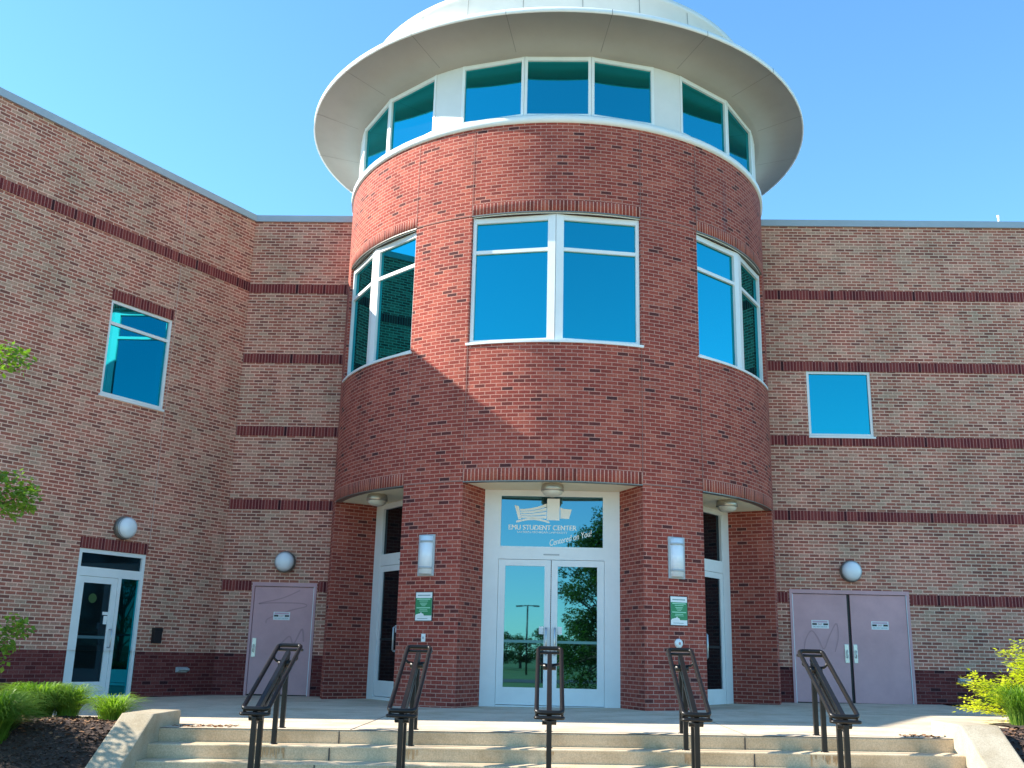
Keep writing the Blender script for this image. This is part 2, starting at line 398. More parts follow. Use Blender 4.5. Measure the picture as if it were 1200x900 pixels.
# control joints
M['joint'] = plain('control joint sealant', (0.27, 0.14, 0.115), 0.9)
for a in (-PIE, -BED, BED, PIE):
    for z0, z1 in ((3.75, 6.13), (8.66, 10.4)):
        cj = MB()
        cj.face([cyl(a-.06, z0, TR+.008), cyl(a+.06, z0, TR+.008), cyl(a+.06, z1, TR+.008), cyl(a-.06, z1, TR+.008)])
        cj.build('control_joint', M['joint'], B)
for lo, hi in ((-PIE, -BED), (BED, PIE)):                 # narrow ledges crossing the piers
    for z in (3.7, 8.63):
        lg = MB(); ar = arc(lo, hi)
        for a0, a1 in zip(ar[:-1], ar[1:]):
            lg.face([cyl(a0, z, TR+.009), cyl(a1, z, TR+.009), cyl(a1, z+.014, TR+.009), cyl(a0, z+.014, TR+.009)])
            lg.face([cyl(a0, z, TR), cyl(a1, z, TR), cyl(a1, z, TR+.009), cyl(a0, z, TR+.009)])
        lg.build('ledge', M['joint'], B)

# bay ceilings (plaster soffits above the entrance recesses)
for ax in BAYS:
    L, O = bayframe(ax)
    lo, hi = {-1: (-69.7, -PIE), 0: (-BED, BED), 1: (PIE, 70.7)}[(ax > 0)-(ax < 0)]
    cm = MB()
    pts = [cyl(a, 3.7, TR-.11) for a in arc(lo, hi)]
    inn = [L*FR_W+O*FR_D, L*-FR_W+O*FR_D]
    cm.face([Vector((p.x, p.y, 3.7)) for p in pts]+[Vector((p.x, p.y, 3.7)) for p in inn])
    cm.build('recess_ceiling', M['cream'], B)
    # frame, transom, leaves
    o = O*FR_D; Z = Vector((0, 0, 1))
    gz = 0.0
    fr = MB()
    ob = lambda mb, a, b: mb.obox(o, L, O, Z, a, b)
    ob(fr, (-1.2, -.12, gz-.15), (-.93, .0, 3.698)); ob(fr, (.93, -.12, gz-.15), (1.2, .0, 3.698))
    ob(fr, (-.93, -.12, 3.62), (.93, .0, 3.698)); ob(fr, (-.93, -.12, 2.475), (.93, -.004, 2.68))
    ob(fr, (-.93, -.12, gz-.12), (.93, .02, gz+.015))
    dfm = fr.build('door_frame', M['frame'], B)
    pl = MB(); ob(pl, (-.14, -.003, 2.55), (.14, .003, 2.575)); pl.build('name_plate', M['vent'], dfm)
    tw = MB(); ob(tw, (-.93, -.07, 2.68), (.93, -.06, 3.62))
    tg = tw.build('transom_window', M['glass_door'] if ax == 0 else M['glass_dark'], B)
    bd = MB()
    for a, b in (((-.93, -.06, 2.68), (-.905, -.01, 3.62)), ((.905, -.06, 2.68), (.93, -.01, 3.62)), ((-.905, -.06, 2.68), (.905, -.01, 2.7)), ((-.905, -.06, 3.595), (.905, -.01, 3.62))): ob(bd, a, b)
    bd.build('frame', M['frame'], tg)
    for s in (-1, 1):
        d = MB()
        x = lambda a: a*s
        def sb2(mb, x0, x1, y0, y1, z0, z1): ob(mb, (min(x0*s, x1*s), y0, z0), (max(x0*s, x1*s), y1, z1))
        sb2(d, .006, .115, -.06, -.012, .025, 2.468); sb2(d, .805, .925, -.06, -.012, .025, 2.468)
        sb2(d, .115, .805, -.06, -.012, 2.36, 2.468); sb2(d, .115, .805, -.06, -.012, .025, .31)
        dl = d.build('glass_door', M['frame'], B)
        g = MB(); sb2(g, .115, .805, -.045, -.035, .31, 2.36)
        g.build('pane', M['glass_door'] if ax == 0 else M['glass_dark'], dl)
        pb = MB(); sb2(pb, .118, .802, -.033, -.028, 1.05, 1.095)
        pb.build('push_bar', plain('teal bar behind glass', (0.1, 0.27, 0.26), 0.4) if ax == 0 else M['dark'], dl)
        h = MB(); hx = .075*s
        P = lambda y, z: o+L*hx+O*y+Z*z
        h.tube([P(-.014, 1.3), P(.05, 1.3), P(.07, 1.28), P(.07, .88), P(.05, .86), P(-.014, .86)], .017, 8)
        h.build('handle', M['steel'], dl)
        st = MB(); sb2(st, .12, .2, -.0345, -.031, 1.2, 1.33); st.build('sticker', M['white'], dl)

# writing and emblem on the middle transom
trans = [c for c in B.children if c.name.startswith('transom_window')][1]
GY = -FR_D+0.058
def tx(cx, cy): return (-.905+(cx-57)/1108*1.815, 3.615-(cy-58)/580*.925)
em = MB(); em.smooth = False
def epoly(mb, pts, y):
    p = [(tx(a, b)[0], y, tx(a, b)[1]) for a, b in pts]; mb.face(p)
def strip(mb, top, bot, y):
    for (a, b), (c, d) in zip(zip(top[:-1], top[1:]), zip(bot[:-1], bot[1:])):
        epoly(mb, [a, b, d, c], y)
epoly(em, [(200, 170), (247, 182), (276, 322), (246, 332)], GY)
xs = [262+k*288/8 for k in range(9)]
def bandy(f, x):
    t = (x-262)/288; ytop = 212-68*t**2.0; ybot = 318+6*t; return ytop+(ybot-ytop)*f
for k in range(4):
    strip(em, [(x+4*k*(1-(x-262)/288), bandy(k/4+.02, x)) for x in xs], [(x+4*k*(1-(x-262)/288), bandy(k/4+.215, x)) for x in xs], GY)
epoly(em, [(557, 92), (694, 92), (692, 336), (555, 332)], GY)
epoly(em, [(702, 190), (735, 203), (825, 210), (795, 316), (702, 314)], GY)
xs2 = [222+k*360/10 for k in range(11)]
strip(em, [(x, 345-32*math.sin(math.pi*(x-222)/360)) for x in xs2], [(x, 369-34*math.sin(math.pi*(x-222)/360)) for x in xs2], GY)
em.build('emblem', M['decal'], trans)
def text(body, size, loc, parent, mat, name='lettering', rot=(math.pi/2, 0, 0), align='LEFT', bold=0.0, shear=0.0, spacing=1.0, width=None):
    steps_ = [(-1, 0), (0, 1), (1, 2)] if bold else [(0, 0)]
    shift, bold = bold, 0
    c = bpy.data.curves.new(name, 'FONT'); c.body = body; c.size = size; c.align_x = align
    c.offset = bold; c.shear = shear; c.space_character = spacing; c.extrude = 0.0006; c.fill_mode = 'BOTH'
    to = bpy.data.objects.new(name, c); COL.objects.link(to)
    dg = bpy.context.evaluated_depsgraph_get()
    me = bpy.data.meshes.new_from_object(to.evaluated_get(dg)); bpy.data.objects.remove(to, do_unlink=True)
    o = bpy.data.objects.new(name, me); COL.objects.link(o)
    if len(steps_) > 1:
        m2 = MB()
        for sx, k in steps_:
            for p in me.polygons:
                if p.normal.z > .5: m2.face([(me.vertices[i].co.x+sx*shift, me.vertices[i].co.y, k*.0005) for i in p.vertices])
        bpy.data.objects.remove(o); o = m2.build(name, mat, merge=0); me = o.data
    me.materials.clear(); me.materials.append(mat)
    if width:
        xsv = [v.co.x for v in me.vertices]; k = width/(max(xsv)-min(xsv))
        for v in me.vertices: v.co.x *= k
    o.location = loc; o.rotation_euler = rot; o.parent = parent
    return o
x0, z0 = tx(137, 444); x1, _ = tx(876, 444)
text('EMU STUDENT CENTER', 0.125, (x0, GY, z0), trans, M['decal'], bold=0.004, width=x1-x0)
x0, z0 = tx(232, 480); x1, _ = tx(776, 480)
text('EASTERN MICHIGAN UNIVERSITY', 0.047, (x0, GY, z0), trans, M['decal'], bold=0.0004, width=x1-x0)
x0, z0 = tx(585, 622); x1, _ = tx(1062, 480)
text('Centered on You!', 0.15, (x0, GY, z0), trans, M['decal'], rot=(math.pi/2, R_(-14.5), 0), bold=0.0025, shear=0.45, width=(x1-x0)*1.0)

# middle-storey windows of the rotunda: two flat lights meeting at a mullion
for bi, (lo, hi) in enumerate(((-69.7, -PIE), (-BED, BED), (PIE, 70.7))):
    mid = (lo+hi)/2; r = TR-.09
    f = MB(); panes = []
    Z = Vector((0, 0, 1))
    for a0, a1 in ((lo, mid), (mid, hi)):
        p, q = cyl(a0, 0, r), cyl(a1, 0, r); ux = (q-p); ln = ux.length; ux.normalize(); out = Vector((ux.y, -ux.x, 0))
        left_m = .06 if a0 == lo else .14; right_m = .06 if a1 == hi else .14
        f.obox(p, ux, out, Z, (0, -.06, 6.19), (left_m, .035, 8.6)); f.obox(p, ux, out, Z, (ln-right_m, -.06, 6.19), (ln, .035, 8.6))
        f.obox(p, ux, out, Z, (left_m, -.06, 6.19), (ln-right_m, .03, 6.25)); f.obox(p, ux, out, Z, (left_m, -.06, 8.5), (ln-right_m, .03, 8.6))
        f.obox(p, ux, out, Z, (left_m, -.06, 7.9), (ln-right_m, .025, 7.965))
        for z0, z1 in ((6.25, 7.9), (7.965, 8.5)):
            g = MB(); g.obox(p, ux, out, Z, (left_m, -.03, z0), (ln-right_m, -.02, z1)); panes.append(g)
    w = f.build('window', M['frame'], B)
    for g in panes: g.build('pane', M['glass'], w)
    s = MB(); ar = arc(lo-.4, hi+.4)
    for a0, a1 in zip(ar[:-1], ar[1:]):
        P = lambda a, rr, z: cyl(a, z, rr)
        s.face([P(a0, TR+.03, 6.143), P(a1, TR+.03, 6.143), P(a1, TR+.03, 6.187), P(a0, TR+.03, 6.187)])
        s.face([P(a0, TR+.03, 6.187), P(a1, TR+.03, 6.187), P(a1, TR-.2, 6.2), P(a0, TR-.2, 6.2)])
        s.face([P(a0, TR-.01, 6.143), P(a1, TR-.01, 6.143), P(a1, TR+.03, 6.143), P(a0, TR+.03, 6.143)])
    for a in (lo-.4, hi+.4):
        s.face([cyl(a, 6.143, TR+.03), cyl(a, 6.187, TR+.03), cyl(a, 6.2, TR-.05), cyl(a, 6.143, TR-.05)])
    s.build('sill', M['frame'], w)
    hd = MB()
    for a0, a1 in zip(ar[:-1], ar[1:]):
        hd.face([cyl(a0, 8.6, TR-.03), cyl(a1, 8.6, TR-.03), cyl(a1, 8.64, TR-.03), cyl(a0, 8.64, TR-.03)])
    hd.build('head_trim', M['frame'], w)
    dk = MB()
    for a0, a1 in zip(ar[:-1], ar[1:]):
        dk.face([cyl(a0, 6.15, TR-.21), cyl(a1, 6.15, TR-.21), cyl(a1, 8.64, TR-.21), cyl(a0, 8.64, TR-.21)])
    dk.build('dark_backing', M['dark'], w)  # near-black sheet stands in for the unlit room behind the panes

# white sill ring, clerestory windows, panels
sr_ = MB()
prof = [(TR-.1, 10.412), (TR+.045, 10.412), (TR+.05, 10.53), (TR-.03, 10.6), (TR-.2, 10.61)]
sr_.lathe(prof, n=96); sr_.build('sill_ring', M['frame'], B)
CR = TR-.1
segs = [(-24.3, -8.1), (-8.1, 8.1), (8.1, 24.3), (32, 50), (50, 68.5), (-50, -32), (-68.5, -50), (76, 94), (94, 112), (-94, -76), (-112, -94)]
groups = [[(-24.3, -8.1), (-8.1, 8.1), (8.1, 24.3)], [(32, 50), (50, 68.5)], [(-68.5, -50), (-50, -32)], [(76, 94), (94, 112)], [(-112, -94), (-94, -76)]]
Zv = Vector((0, 0, 1))
for gp in groups:
    f = MB(); gl = []
    for a0, a1 in gp:
        p, q = cyl(a0, 0, CR), cyl(a1, 0, CR); ux = q-p; ln = ux.length; ux.normalize(); out = Vector((ux.y, -ux.x, 0))
        f.obox(p, ux, out, Zv, (0, -.06, 10.56), (.055, .03, 11.87)); f.obox(p, ux, out, Zv, (ln-.055, -.06, 10.56), (ln, .03, 11.87))
        f.obox(p, ux, out, Zv, (.055, -.06, 10.56), (ln-.055, .025, 10.66)); f.obox(p, ux, out, Zv, (.055, -.06, 11.79), (ln-.055, .025, 11.87))
        g = MB(); g.obox(p, ux, out, Zv, (.055, -.03, 10.66), (ln-.055, -.02, 11.79)); gl.append(g)
    w = f.build('window', M['frame'], B)
    for g in gl: g.build('pane', M['glass'], w)
for a0, a1 in ((-32, -24.3), (24.3, 32), (68.5, 76), (-76, -68.5)):
    p = MB(); ar = arc(a0, a1)
    p.smooth = True
    for c, d in zip(ar[:-1], ar[1:]): p.face([cyl(c, 10.56, CR+.02), cyl(d, 10.56, CR+.02), cyl(d, 11.87, CR+.02), cyl(c, 11.87, CR+.02)])
    p.build('wall_panel', M['panel'], B)
bk = MB(); bk.lathe([(CR-.15, 10.4), (CR-.15, 11.95)], n=64); bk.build('clerestory_core', M['dark'], B)
# eave: soffit ring, thin fascia, sloped roof edge; then drum
ER = 5.54
ev = MB()
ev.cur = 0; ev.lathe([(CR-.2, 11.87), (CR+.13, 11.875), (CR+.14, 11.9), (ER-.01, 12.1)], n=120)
ev.cur = 1; ev.lathe([(ER-.01, 12.1), (ER, 12.085), (ER+.02, 12.09), (ER+.02, 12.185), (ER-.05, 12.2), (4.45, 12.42)], n=120)
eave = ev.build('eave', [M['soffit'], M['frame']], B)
for k in range(18):
    a = -170+k*20; sm = MB()
    for w0 in (0.06,):
        sm.face([cyl(a-w0, 11.902, CR+.15), cyl(a+w0, 11.902, CR+.15), cyl(a+w0, 12.09, ER-.03), cyl(a-w0, 12.09, ER-.03)])
    sm.face([cyl(a-.06, 12.09, ER-.03), cyl(a+.06, 12.09, ER-.03), cyl(a+.05, 12.082, ER+.024), cyl(a-.05, 12.082, ER+.024)])
    sm.face([cyl(a-.05, 12.082, ER+.024), cyl(a+.05, 12.082, ER+.024), cyl(a+.05, 12.186, ER+.024), cyl(a-.05, 12.186, ER+.024)])
    sm.build('panel_joint', M['panelseam'], eave)
dr = MB(); dr.lathe([(4.45, 12.3), (4.4, 13.44), (4.43, 13.45), (4.43, 13.57), (4.38, 13.58), (0, 13.9)], n=96)
drum = dr.build('roof_drum', M['panel'], B)
for k in range(24):
    a = -180+k*15+6; ds = MB()
    ds.face([cyl(a-.07, 12.4, 4.455), cyl(a+.07, 12.4, 4.455), cyl(a+.07, 13.44, 4.41), cyl(a-.07, 13.44, 4.41)])
    ds.build('panel_joint', M['panelseam'], drum)

# ---- wings. fn(u, v) -> point; u is metres along the wall
def fr_fn(u, v): return Vector((u, YW, v))
def lw_fn(u, v): return Vector((CX-WDx*u*-1, CY+WDy*u, v)) if False else Vector((CX+WDx*u, CY+WDy*u, v))
BANDS = [(8.485, 8.69), (6.865, 7.07), (5.245, 5.448), (3.66, 3.862), (2.0, 2.2)]
DADO = 0.74
def wallpart(fn, u0, u1, holes, flip=False, off=0.0):
    w = MB(); hs = holes
    lst = [u0, u1]
    w.wall(fn, lst, [DADO, Z_COP], hs, off)
    if flip: w.f = [f[::-1] for f in w.f]; 
    # reveals 0.12 deep
    return w
def reveal(mb, fn, nrm, h, d, top=True, z0=None):
    a, b, c, e = h; c = c if z0 is None else z0
    I = lambda u, v: fn(u, v)-nrm*d
    mb.face([fn(a, c), fn(a, e), I(a, e), I(a, c)], [(0, c), (0, e), (d, e), (d, c)])
    mb.face([fn(b, c), I(b, c), I(b, e), fn(b, e)], [(0, c), (d, c), (d, e), (0, e)])
    mb.face([fn(a, e), fn(b, e), I(b, e), I(a, e)], [(a, 0), (b, 0), (b, d), (a, d)])
    mb.face([fn(a, c), I(a, c), I(b, c), fn(b, c)], [(a, 0), (a, d), (b, d), (b, 0)])
FN_ = Vector((0, -1, 0))
# holes
H_RD = (4.84, 7.23, -.5, 2.26); H_RW = (5.41, 6.76, 5.448, 6.865)
H_BD = (-6.14, -4.80, -.5, 2.17)
H_LW = (1.96, 3.42, 5.40, 7.27); H_LD = (1.95, 3.41, -.5, 2.53)
right_w = MB(); right_w.wall(fr_fn, [4.3, 17.0], [DADO, Z_COP], [H_RD, H_RW]); reveal(right_w, fr_fn, FN_, H_RW, .12)
rwall = right_w.build('wing_wall', M['tan'], B); rwall['label'] = 'tan brick wall right of the round tower'
back_w = MB(); back_w.wall(fr_fn, [CX, -4.3], [DADO, Z_COP], [H_BD]); bwall = back_w.build('wing_wall', M['tan'], B); bwall['label'] = 'narrow tan brick wall between left wing and tower'
left_w = MB(); left_w.wall(lw_fn, [0, LEND], [DADO, Z_COP], [H_LW, H_LD], 0.05)
reveal(left_w, lw_fn, WN, H_LW, .12); reveal(left_w, lw_fn, WN, H_LD, .12, z0=DADO)
lwall = left_w.build('wing_wall', M['tan'], B); lwall['label'] = 'long slanting tan brick wall of the left wing'
for fn, u0, u1, hs in ((fr_fn, 4.3, 17.0, [H_RD]), (fr_fn, CX, -4.3, [H_BD]), (lw_fn, 0, LEND, [H_LD])):
    d = MB(); d.wall(fn, [u0, u1], [-.9, DADO], hs); d.build('wall_base', M['base'], B)
# other faces of the mass
E0 = Vector((CX+WDx*LEND, CY+WDy*LEND, 0)); E1 = E0+Vector((-.866, .5, 0))*16
rest = MB()
def pl(a, b, z0=-.9, z1=Z_COP):
    L_ = (Vector(b)-Vector(a)).length
    rest.face([(a[0], a[1], z0), (b[0], b[1], z0), (b[0], b[1], z1), (a[0], a[1], z1)], [(0, z0), (L_, z0), (L_, z1), (0, z1)])
pl(E0[:2]+(0,), E1[:2]+(0,)) if False else pl((E0.x, E0.y, 0), (E1.x, E1.y, 0))
pl((E1.x, E1.y, 0), (-16, 16, 0)); pl((-16, 16, 0), (17, 16, 0)); pl((17, 16, 0), (17, YW, 0))
rest.build('wing_wall', M['tan'], B)['label'] = 'tan brick end and rear walls of the wings'
rf = MB(); rf.face([(p[0], p[1], Z_COP+.02) for p in [(17, YW), (17, 16), (-16, 16), (E1.x, E1.y), (E0.x, E0.y), (CX, CY)]])
rf.build('roof', M['roof'], B)
# soldier bands
def band(fn, nrm, u0, u1, z0, z1, off=0.0, proud=.012):
    b = MB()
    F = lambda u, v, d: fn(u, v)+nrm*d
    b.face([F(u0, z0, proud), F(u1, z0, proud), F(u1, z1, proud), F(u0, z1, proud)], [(u0+off, .01), (u1+off, .01), (u1+off, .21), (u0+off, .21)])
    for z in (z0, z1): b.face([F(u0, z, -.02), F(u1, z, -.02), F(u1, z, proud), F(u0, z, proud)], [(u0, .01), (u1, .01), (u1, .04), (u0, .04)])
    for u in (u0, u1): b.face([F(u, z0, -.02), F(u, z1, -.02), F(u, z1, proud), F(u, z0, proud)], [(u, .01), (u, .2), (u+.02, .2), (u+.02, .01)])
    return b.build('brick_band', M['soldier'], B)
for i, (z0, z1) in enumerate(BANDS):
    if i < 4:
        band(fr_fn, FN_, 4.3, 10.25 if i == 1 else 17.0, z0, z1); band(fr_fn, FN_, CX+.004, -4.3, z0+.015, z1+.015)
    else:
        band(fr_fn, FN_, 4.3, H_RD[0]-.02, z0, z1); band(fr_fn, FN_, H_RD[1]+.02, 17.0, z0, z1)
        band(fr_fn, FN_, CX+.004, H_BD[0]-.02, z0, z1); band(fr_fn, FN_, H_BD[1]+.02, -4.3, z0, z1)
band(lw_fn, WN, 0.006, LEND, 8.53, 8.735)
band(lw_fn, WN, 1.95, 3.43, 7.272, 7.475); band(lw_fn, WN, 1.94, 3.42, 2.535, 2.74)
M['pale_joint'] = plain('pale sealant', (0.5, 0.36, 0.3), 0.9)
for z0, z1 in ((2.76, 5.2), (5.2, 8.5), (8.75, 10.19)):
    cjl = MB(); cjl.obox((CX+WDx*1.915, CY+WDy*1.915, 0), (WDx, WDy, 0), WN, (0, 0, 1), (-.006, .001, z0), (.006, .004, z1))
    cjl.build('control_joint', M['pale_joint'], B)
# copings
def coping(pts_fn, u0, u1, nrm):
    c = MB()
    u = Vector(pts_fn(1, 0)-pts_fn(0, 0)).normalized()
    o = pts_fn(0, 0); o = Vector((o.x, o.y, 0))
    c.obox(o, u, nrm, (0, 0, 1), (u0, -.35, Z_COP+.0), (u1, .05, Z_COP+.15))
    c.obox(o, u, nrm, (0, 0, 1), (u0, -.3, Z_COP+.15), (u1, .02, Z_COP+.162))
    return c
coping(fr_fn, 4.3, 17.0, FN_).build('coping', M['coping'], B)
coping(fr_fn, CX-.03, -4.3, FN_).build('coping', M['coping'], B)
coping(lw_fn, 0.03, LEND, WN).build('coping', M['coping'], B)

# wing windows
def rect_window(fn, nrm, h, bar=None, fw=.055):
    a, b, c, d = h; o = fn(0, 0); u = (fn(1, 0)-fn(0, 0)).normalized(); o = Vector((o.x, o.y, 0))
    f = MB(); ob = lambda mb, p, q: mb.obox(o, u, nrm, (0, 0, 1), p, q)
    ob(f, (a, -.1, c), (a+fw, -.02, d)); ob(f, (b-fw, -.1, c), (b, -.02, d))
    ob(f, (a+fw, -.1, c), (b-fw, -.02, c+fw)); ob(f, (a+fw, -.1, d-fw), (b-fw, -.02, d))
    zz = [(c+fw, d-fw)]
    if bar:
        ob(f, (a+fw, -.1, bar-.03), (b-fw, -.025, bar+.03)); zz = [(c+fw, bar-.03), (bar+.03, d-fw)]
    w = f.build('window', M['frame'], B)
    for z0, z1 in zz:
        g = MB(); ob(g, (a+fw, -.07, z0), (b-fw, -.06, z1)); g.build('pane', M['glass'], w)
    s = MB(); ob(s, (a-.01, -.02, c-.045), (b+.03, .035, c-.004)); s.build('sill', M['frame'], w)
    return w
rect_window(fr_fn, FN_, H_RW); rect_window(lw_fn, WN, H_LW, bar=6.82)

# left wing glazed door with sidelight
o = Vector((CX, CY, 0)); u = Vector((WDx, WDy, 0))
ob = lambda mb, a, b: mb.obox(o, u, WN, (0, 0, 1), a, b)
f = MB(); a, b = H_LD[0], H_LD[1]
ob(f, (a, -.1, -.15), (a+.07, -.015, 2.53)); ob(f, (b-.07, -.1, -.15), (b, -.015, 2.53)); ob(f, (a+.07, -.1, 2.46), (b-.07, -.015, 2.53))
ob(f, (a+.07, -.1, 2.05), (b-.07, -.02, 2.21)); ob(f, (a+.48, -.1, -.15), (a+.55, -.02, 2.05)); ob(f, (a+.07, -.1, -.15), (a+.48, -.02, -.04))
df = f.build('door_frame', M['frame'], B)
g = MB(); ob(g, (a+.07, -.07, -.04), (a+.48, -.06, 2.05)); g.build('sidelight', M['glass'], df)
g = MB(); ob(g, (a+.07, -.07, 2.21), (b-.07, -.06, 2.46)); g.build('transom_pane', M['glass_dark'], df)
d = MB(); p0, p1 = a+.555, b-.075
ob(d, (p0, -.075, -.08), (p0+.12, -.03, 2.045)); ob(d, (p1-.12, -.075, -.08), (p1, -.03, 2.045)); ob(d, (p0+.12, -.075, 1.93), (p1-.12, -.03, 2.045)); ob(d, (p0+.12, -.075, -.08), (p1-.12, -.03, .2))
ld = d.build('glass_door', M['frame'], B)
g = MB(); ob(g, (p0+.12, -.06, .2), (p1-.12, -.05, 1.93)); g.build('pane', M['glass_dark'], ld)
h = MB(); P = lambda y, z: o+u*(p0+.06)+WN*y+Vector((0, 0, z))
h.tube([P(-.032, 1.12), P(.03, 1.12), P(.05, 1.1), P(.05, .82), P(.03, .8), P(-.032, .8)], .012, 8); h.build('handle', M['steel'], ld)
st = MB(); ob(st, (p0+.125, -.0485, 1.21), (p0+.2, -.045, 1.36)); ob(st, (p0+.12, -.0485, 1.375), (p0+.235, -.045, 1.43)); st.build('sticker', M['white'], ld)
st = MB(); st.lathe([(0, .0), (.085, 0)], (0, 0, 0), 20)
st.v = [tuple(o+u*(p0+.48)+WN*-.047+u*x+Vector((0, 0, 1.66+y))) for x, y, z in st.v]; st.build('sticker', plain('green round sticker', (0.03, 0.08, 0.02), .5), ld)
pb = MB(); ob(pb, (p0+.125, -.0495, .95), (p1-.125, -.047, 1.0)); pb.build('push_bar', plain('bar behind dark glass', (0.06, 0.13, 0.15), .4), ld)

# steel doors
def steel_doors(h, leaves, zb):
    a, b, _, top = h; out = []
    f = MB(); f.box((a, YW-.02, zb-.12), (a+.05, YW+.1, top)); f.box((b-.05, YW-.02, zb-.12), (b, YW+.1, top)); f.box((a+.05, YW-.02, top-.075), (b-.05, YW+.1, top))
    fr = f.build('door_frame', M['mauve'], B)
    ws = MB(); ws.box((b-.064, YW-.006, zb-.02), (b-.05, YW+.03, top-.076)); 
    if len(leaves) > 1:
        ws.build('weather_strip', M['globe'], fr); ws = MB(); ws.box((a+.05, YW-.006, zb-.02), (a+.064, YW+.03, top-.076))
    ws.build('weather_strip', M['globe'], fr)
    bkg = MB(); bkg.box((a+.05, YW+.06, zb-.1), (b-.05, YW+.08, top-.08)); bkg.build('gap_shadow', M['black'], fr)
    for l0, l1 in leaves:
        d = MB(); d.box((l0, YW+.01, zb+.01), (l1, YW+.05, top-.085)); out.append(d.build('steel_door', M['mauve'], B, bevel=.003))
    return out, fr
lv, fr1 = steel_doors(H_RD, [(4.91, 5.985), (6.05, 7.16)], .07)
bl, fr2 = steel_doors(H_BD, [(-6.085, -4.865)], -.05)
def plate(x0, x1, z0, z1, par):
    m = MB(); m.box((x0, YW-.004, z0), (x1, YW+.0095, z1)); q = m.build('lock_plate', M['steel'], par, bevel=.003)
    h = MB(); xm = (x0+x1)/2; h.tube([(xm, YW-.002, z0+.1), (xm, YW-.05, z0+.1), (xm, YW-.05, z0+.24), (xm, YW-.002, z0+.24)], .009, 8); h.build('handle', M['steel'], q)
plate(5.89, 5.97, .84, 1.2, lv[0]); plate(6.065, 6.14, .84, 1.2, lv[1]); plate(-6.05, -5.97, .68, 1.05, bl[0])
def scribble(pts, par, w=.022):
    m = MB(); m.smooth = True
    # smooth curve through the points
    P = []
    for i in range(len(pts)-1):
        p0 = pts[max(i-1, 0)]; p1 = pts[i]; p2 = pts[i+1]; p3 = pts[min(i+2, len(pts)-1)]
        for k in range(6):
            t = k/6
            P.append(tuple(.5*(2*p1[j]+(p2[j]-p0[j])*t+(2*p0[j]-5*p1[j]+4*p2[j]-p3[j])*t*t+(3*p1[j]-p0[j]-3*p2[j]+p3[j])*t**3) for j in (0, 1)))
    P.append(pts[-1])
    for (xa, za), (xb, zb) in zip(P[:-1], P[1:]):
        dx, dz = xb-xa, zb-za; L = math.hypot(dx, dz) or 1; nx, nz = -dz/L*w/2, dx/L*w/2
        m.face([(xa+nx, YW+.0065, za+nz), (xb+nx, YW+.0065, zb+nz), (xb-nx, YW+.0065, zb-nz), (xa-nx, YW+.0065, za-nz)])
    m.build('graffiti', M['mauve_dark'], par)
scribble([(5.08, .95), (5.12, 1.25), (5.25, 1.45), (5.38, 1.3), (5.48, 1.1), (5.6, 1.35), (5.75, 1.6), (5.78, 1.35), (5.7, 1.05)], lv[0])
scribble([(-5.15, 2.02), (-5.5, 1.86), (-5.98, 1.74), (-5.7, 1.76), (-5.1, 1.76), (-5.0, 1.7), (-5.3, 1.62), (-5.75, 1.45), (-5.8, 1.35)], bl[0])
M['smudge'] = plain('grey scuff', (0.5, 0.275, 0.285), 0.6)
scribble([(-5.5, .9), (-5.3, 1.1), (-5.2, .95), (-5.05, 1.25), (-5.0, 1.0)], bl[0], .03)

# ------------------------------------------------------------------ fixtures on the building (things of their own)
def round_lamp(p, nrm, label):
    t = empty('wall_lamp', p, label, 'lamp', 'round wall lamps')
    t.rotation_euler = Vector(nrm).to_track_quat('-Y', 'Z').to_euler()
    b_ = MB(); b_.lathe([(0, .0), (.215, 0), (.222, .05), (.205, .09), (.185, .1)], axis='Y', n=32); b_.build('base', M['bronze'], t)
    g = MB(); g.lathe([(.19, .085), (.19, .13), (.17, .19), (.12, .225), (.05, .24), (0, .243)], axis='Y', n=32); g.build('globe', M['globe'], t)
    r = MB(); r.lathe([(.192, .12), (.2, .125), (.2, .14), (.19, .145)], axis='Y', n=32); r.build('ring', M['vent'], t)
    return t
pL = lw_fn(2.55, 2.98)
round_lamp(pL, WN, 'round white wall lamp above the glazed door of the left wing')
round_lamp((-5.49, YW, 2.59), FN_, 'round white wall lamp above the single mauve steel door')
round_lamp((6.09, YW, 2.64), FN_, 'round white wall lamp above the mauve double doors')
def ceiling_lamp(ax, r, label):
    L, O = bayframe(ax); p = O*r
    t = empty('ceiling_lamp', (p.x, p.y, 3.7), label, 'lamp', 'round lamps under the entrance ceilings')
    b_ = MB(); b_.lathe([(0, 0), (.175, 0), (.185, -.02), (.195, -.06), (.2, -.115), (.185, -.125), (.17, -.125)], n=32); b_.build('base', M['pewter'], t)
    g = MB(); g.lathe([(.18, -.12), (.17, -.16), (.12, -.2), (.05, -.215), (0, -.218)], n=32); g.build('lens', M['lens'], t)
ceiling_lamp(0, 4.18, 'round pewter ceiling lamp in front of the lettered transom')
ceiling_lamp(-51.5, 4.2, 'round pewter ceiling lamp under the soffit left of the central brick piers')
ceiling_lamp(50.5, 4.2, 'round pewter ceiling lamp under the soffit right of the central brick piers')
def pier_empty(name, a, z, label, cat, group, out=0.0):
    p = cyl(a, z, TR-.012+out); t = empty(name, p, label, cat, group); t.rotation_euler = (0, 0, R_(a)); return t
